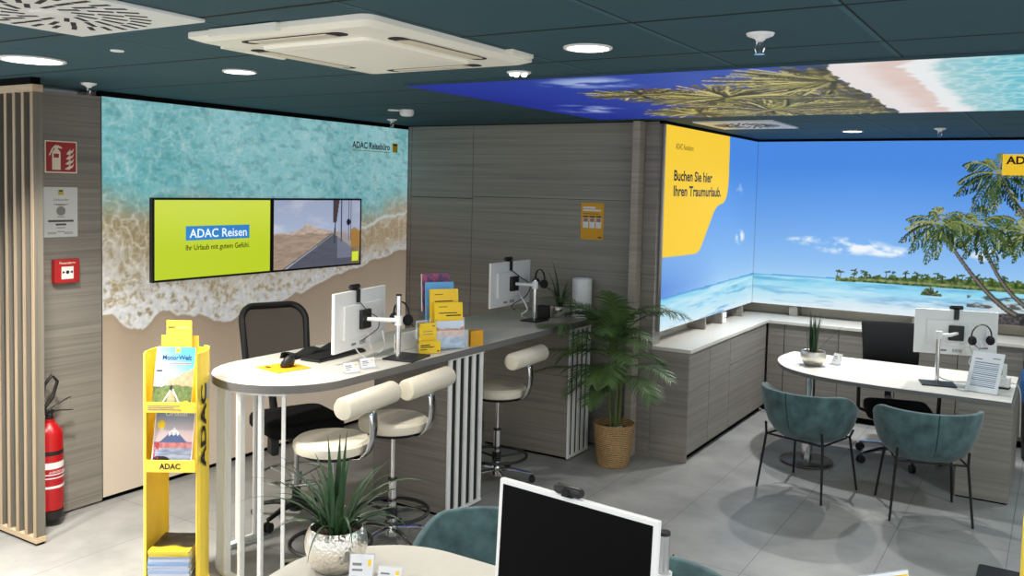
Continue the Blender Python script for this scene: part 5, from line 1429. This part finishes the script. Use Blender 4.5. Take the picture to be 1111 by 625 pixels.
MB().lathe([(0.0,0.0),(0.14,0.0),(0.150,0.01),(0.178,0.60),(0.180,0.61),(0.172,0.61),(0.165,0.55)], 36).build('bucket', BLACK, t)
bl_ = MB(); bl_.lathe([(0.176,0.50),(0.188,0.56),(0.196,0.64),(0.185,0.74),(0.15,0.82),(0.10,0.85),(0.0,0.84)], 36); bl_.build('liner', plain('blue_liner', rgb(44,92,150), 0.4, noise=0.3, scale=18), t)

# ================================================================== TEAL TUB CHAIRS
def tub_chair():
    """open side faces local +y"""
    t = thing('tub_chair', 'teal velvet tub chair', 'chair', (0,0,0), 0, None)
    n = 36; amax = math.radians(122)
    rows = []
    def rim(a):   # a = 0 at the back
        k = abs(a)/amax
        return 0.770-0.115*sm(0.55, 1.0, k)
    def sm(a, b, x):
        x = min(max((x-a)/(b-a), 0), 1); return x*x*(3-2*x)
    prof = [(0.0,0.50),(0.05,0.62),(0.14,0.74),(0.28,0.84),(0.46,0.91),(0.70,0.97),(1.0,1.0)]
    for s, rr in prof:
        row = []
        for i in range(n+1):
            a = -amax+2*amax*i/n
            z = 0.408+(rim(a)-0.408)*s
            rx = 0.335*rr; ry = 0.315*rr
            row.append((rx*math.sin(a), -ry*math.cos(a)-0.02*s, z))
        rows.append(row)
    MB().sheet(rows).build('shell', VELVET, t, solid=0.036, bevel=0.010, seg=3)
    sm_ = MB()
    pts = [(0.0, -0.315*rr-0.02*s-0.0185, 0.408+0.362*s) for s, rr in prof]
    sm_.tube(pts, 0.0035, 6); sm_.build('seam', VELVETD, t)
    MB().prism([(x, y-0.005) for x, y in rrect(0.44, 0.44, 0.17, 8)], 0.43, 0.485).build('seat', VELVET, t, bevel=0.025, seg=3)
    MB().prism([(x*0.98, y*0.98-0.005) for x, y in rrect(0.34, 0.34, 0.13, 8)], 0.398, 0.43).build('seat_base', BLACKM, t)
    f = MB(); 
    fr = [(-0.215,0.20,0.405),(0.215,0.20,0.405),(0.225,-0.205,0.405),(-0.225,-0.205,0.405)]
    f.tube(fr, 0.008, 8, closed=True); f.build('seat_frame', BLACKMETAL, t)
    for sx in (-1, 1):
        MB().tube([(sx*0.262,-0.262,0.0),(sx*0.228,-0.212,0.405),(sx*0.226,-0.228,0.50)], [0.0085,0.0095,0.009], 10).build('leg', BLACKMETAL, t)
        MB().tube([(sx*0.262,0.262,0.0),(sx*0.222,0.20,0.405),(sx*0.268,0.155,0.475)], [0.0085,0.0095,0.009], 10).build('leg', BLACKMETAL, t)
    return t
proto = tub_chair()
proto.location = (-1.545, 6.775, 0); proto.rotation_euler = (0,0,math.radians(-16))
proto['label'] = 'teal velvet tub chair at the desk column end, angled away from the wood pedestal'
dup(proto, (-0.748, 6.755, 0), math.radians(19.6), 'teal velvet tub chair in front of the wood desk pedestal')
dup(proto, (-1.945, 3.00, 0), math.radians(180), 'teal velvet tub chair seen behind the white framed monitor and silver pot plant')
dup(proto, (-1.225, 2.915, 0), math.radians(183), 'teal velvet tub chair mostly hidden behind the white framed monitor, near its pole')
for o in COL.objects:
    if o.get('category') == 'chair': o['group'] = 'teal tub chairs'

# ================================================================== NEAREST DESK
t = thing('desk', 'cream topped desk with rounded corner carrying the black screened monitor', 'desk', (0,0,0))
c2 = smooth_poly([(-1.70,2.815),(-1.92,2.817),(-2.04,2.815),(-2.138,2.795),(-2.235,2.745),(-2.345,2.645),(-2.42,2.545),(-2.445,2.45),(-2.435,2.30),(-2.37,1.95)])
o2 = [(-0.18,1.95),(-0.18,2.815)]+c2
MB().prism(o2[::-1], DZ-0.032, DZ-0.0012).build('edge_band', EDGEG, t)
MB().prism([(-1.3+(x+1.3)*0.998, 2.4+(y-2.4)*0.996) for x, y in o2][::-1], DZ-0.001, DZ).build('top', TOPW, t)
MB().bx(-0.52, -0.20, 1.98, 2.80, 0.0, DZ-0.0325).build('pedestal', WOODH, t)
MB().cyl((-2.05,2.42,0.03),(-2.05,2.42,DZ-0.0325),0.045,n=30).build('column', CHROME, t)
MB().lathe([(0.0,0.034),(0.20,0.026),(0.212,0.018),(0.212,0.0),(0.0,0.0)], 48, (-2.05,2.42,0)).build('base_disc', DARKBASE, t)
LF = (-1.238, 2.392, DZ); rzF = math.radians(-6.0)
tF, MF = monitor('white framed monitor with a black screen on the nearest desk', LF, rzF, 0.585, 0.385, 0.308, tilt=math.radians(-3), post=(0.285, 0.055), post_top=0.445, base=(0.24,0.22,-0.04,0.0))
webcam('black webcam clipped on the white framed monitor with the black screen', loc_of(LF, rzF, (-0.02, 0.008, 0.5010)), rzF)
rcf = math.radians(30)
card_holder('white name card beside the hammered silver pot', (-2.085, 2.375, DZ), rcf, 0.085, 0.115)
card_holder('white name card with a yellow logo beside the black screened monitor', (-1.995, 2.425, DZ), rcf-0.1, 0.085, 0.075)
def yel_leaflet(t, M):
    MB().bx(0.028, 0.104, -0.0018, -0.0012, 0.02, 0.335, M).build('yellow_panel', YELLOWD, t)
    l = MB()
    for k in range(8): l.bx(-0.09, 0.0, -0.0018, -0.0012, 0.30-k*0.03, 0.306-k*0.03, M)
    l.build('lettering', INKG, t)
    MB().bx(-0.10, -0.02, -0.0018, -0.0012, 0.312, 0.332, M).build('picture_strip', INKB, t)
paper_stand('clear stand with a white and yellow leaflet at the end of the nearest desk', (-0.350, 2.715, DZ), math.radians(50), 0.215, 0.345, 14, yel_leaflet)

tag(MB().prism([(x+0.10, y+5.46) for x, y in rrect(0.86, 1.0, 0.02)], 0.0, 0.008).build('floor_mat', plain('dark_ribbed_mat', rgb(40,42,44), 0.95, noise=0.4, scale=140)), 'dark entrance mat lying on the tiles near the yellow display', 'mat')
t = thing('display_stand', 'yellow display box standing on the floor by the dark mat', 'display stand', (0.115, 4.55, 0))
MB().bx(-0.20, 0.20, -0.16, 0.16, 0.0, 0.03).build('base', YELLOW, t, bevel=0.004)
MB().bx(-0.20, 0.20, 0.10, 0.16, 0.03, 0.79).bx(-0.20, -0.185, -0.15, 0.10, 0.03, 0.79).bx(0.185, 0.20, -0.15, 0.10, 0.03, 0.79).build('carcass', YELLOW, t, bevel=0.003)
for z in (0.30, 0.55): MB().bx(-0.185, 0.185, -0.14, 0.10, z, z+0.012).build('shelf', YELLOW, t)

# ================================================================== CAMERA
FX, CYP = 963.4338, 261.7855
fw = Vector((-0.52656879, 0.8480513, -0.05944997)); rt = Vector((0.84856167, 0.52855826, 0.02385925)); dn = Vector((0.05165664, -0.03788343, -0.99794611))
cam = bpy.data.cameras.new('camera'); co = bpy.data.objects.new('camera', cam); COL.objects.link(co)
R = Matrix((rt, -dn, -fw)).transposed().to_4x4()
co.matrix_world = Matrix.Translation((0, 0, 2.2)) @ R
cam.sensor_fit = 'HORIZONTAL'; cam.sensor_width = 36.0; cam.lens = FX/1111*36.0
cam.shift_y = (CYP-312.5)/1111
cam.clip_start = 0.05; cam.clip_end = 60
SC.camera = co

# ================================================================== LIGHT
def lamp(x, y, e, r=0.075, col=(1.0, 0.955, 0.89), spread=150):
    l = bpy.data.lights.new('downlight', 'AREA'); l.shape = 'DISK'; l.size = 2*r; l.energy = e; l.color = col; l.spread = math.radians(spread)
    o = bpy.data.objects.new('downlight', l); COL.objects.link(o); o.location = (x, y, CZ-0.02)
    return o
WARM = (1.0, 0.95, 0.87); COOL = (0.95, 0.98, 1.0)
lamp(-4.374, 2.505, 62, 0.13, WARM, 110)
lamp(-3.708, 3.226, 26, 0.08, WARM)
lamp(-1.677, 3.249, 16, 0.09, WARM)
lamp(-2.344, 3.802, 7, 0.05, WARM)
lamp(-1.632, 8.298, 44, 0.055, COOL)
# lamps of the same rows outside the picture; the first is added to brighten the near floor
lamp(-4.5, 1.3, 60, 0.10, WARM, 105); lamp(-3.6, 0.9, 20, 0.09, WARM); lamp(-1.6, 0.9, 18, 0.09, WARM); lamp(0.6, 1.0, 18, 0.09, COOL)
lamp(0.6, 3.25, 20, 0.09, COOL); lamp(0.9, 5.6, 20, 0.09, COOL); lamp(0.6, 8.3, 16, 0.085, COOL)
for lx in (-2.1, -0.95):      # added lamps without fittings, tilted to cast the desk shadow and spare the wall
    a = lamp(lx, 9.15, 9, 0.03, (1.0, 0.96, 0.9), 95); a.rotation_euler = (math.radians(-40), 0, 0)

w = bpy.data.worlds.new('world'); SC.world = w; w.use_nodes = True
bg = w.node_tree.nodes['Background']; bg.inputs[0].default_value = (0.93, 0.96, 1.0, 1); bg.inputs[1].default_value = 1.5

SC.view_settings.view_transform = 'Standard'
SC.view_settings.look = 'None'
SC.view_settings.exposure = 0.0
SC.view_settings.gamma = 1.0
SC.view_settings.use_curve_mapping = False
SC.cycles.max_bounces = 8
SC.cycles.transparent_max_bounces = 16
SC.cycles.caustics_reflective = False
SC.cycles.caustics_refractive = False
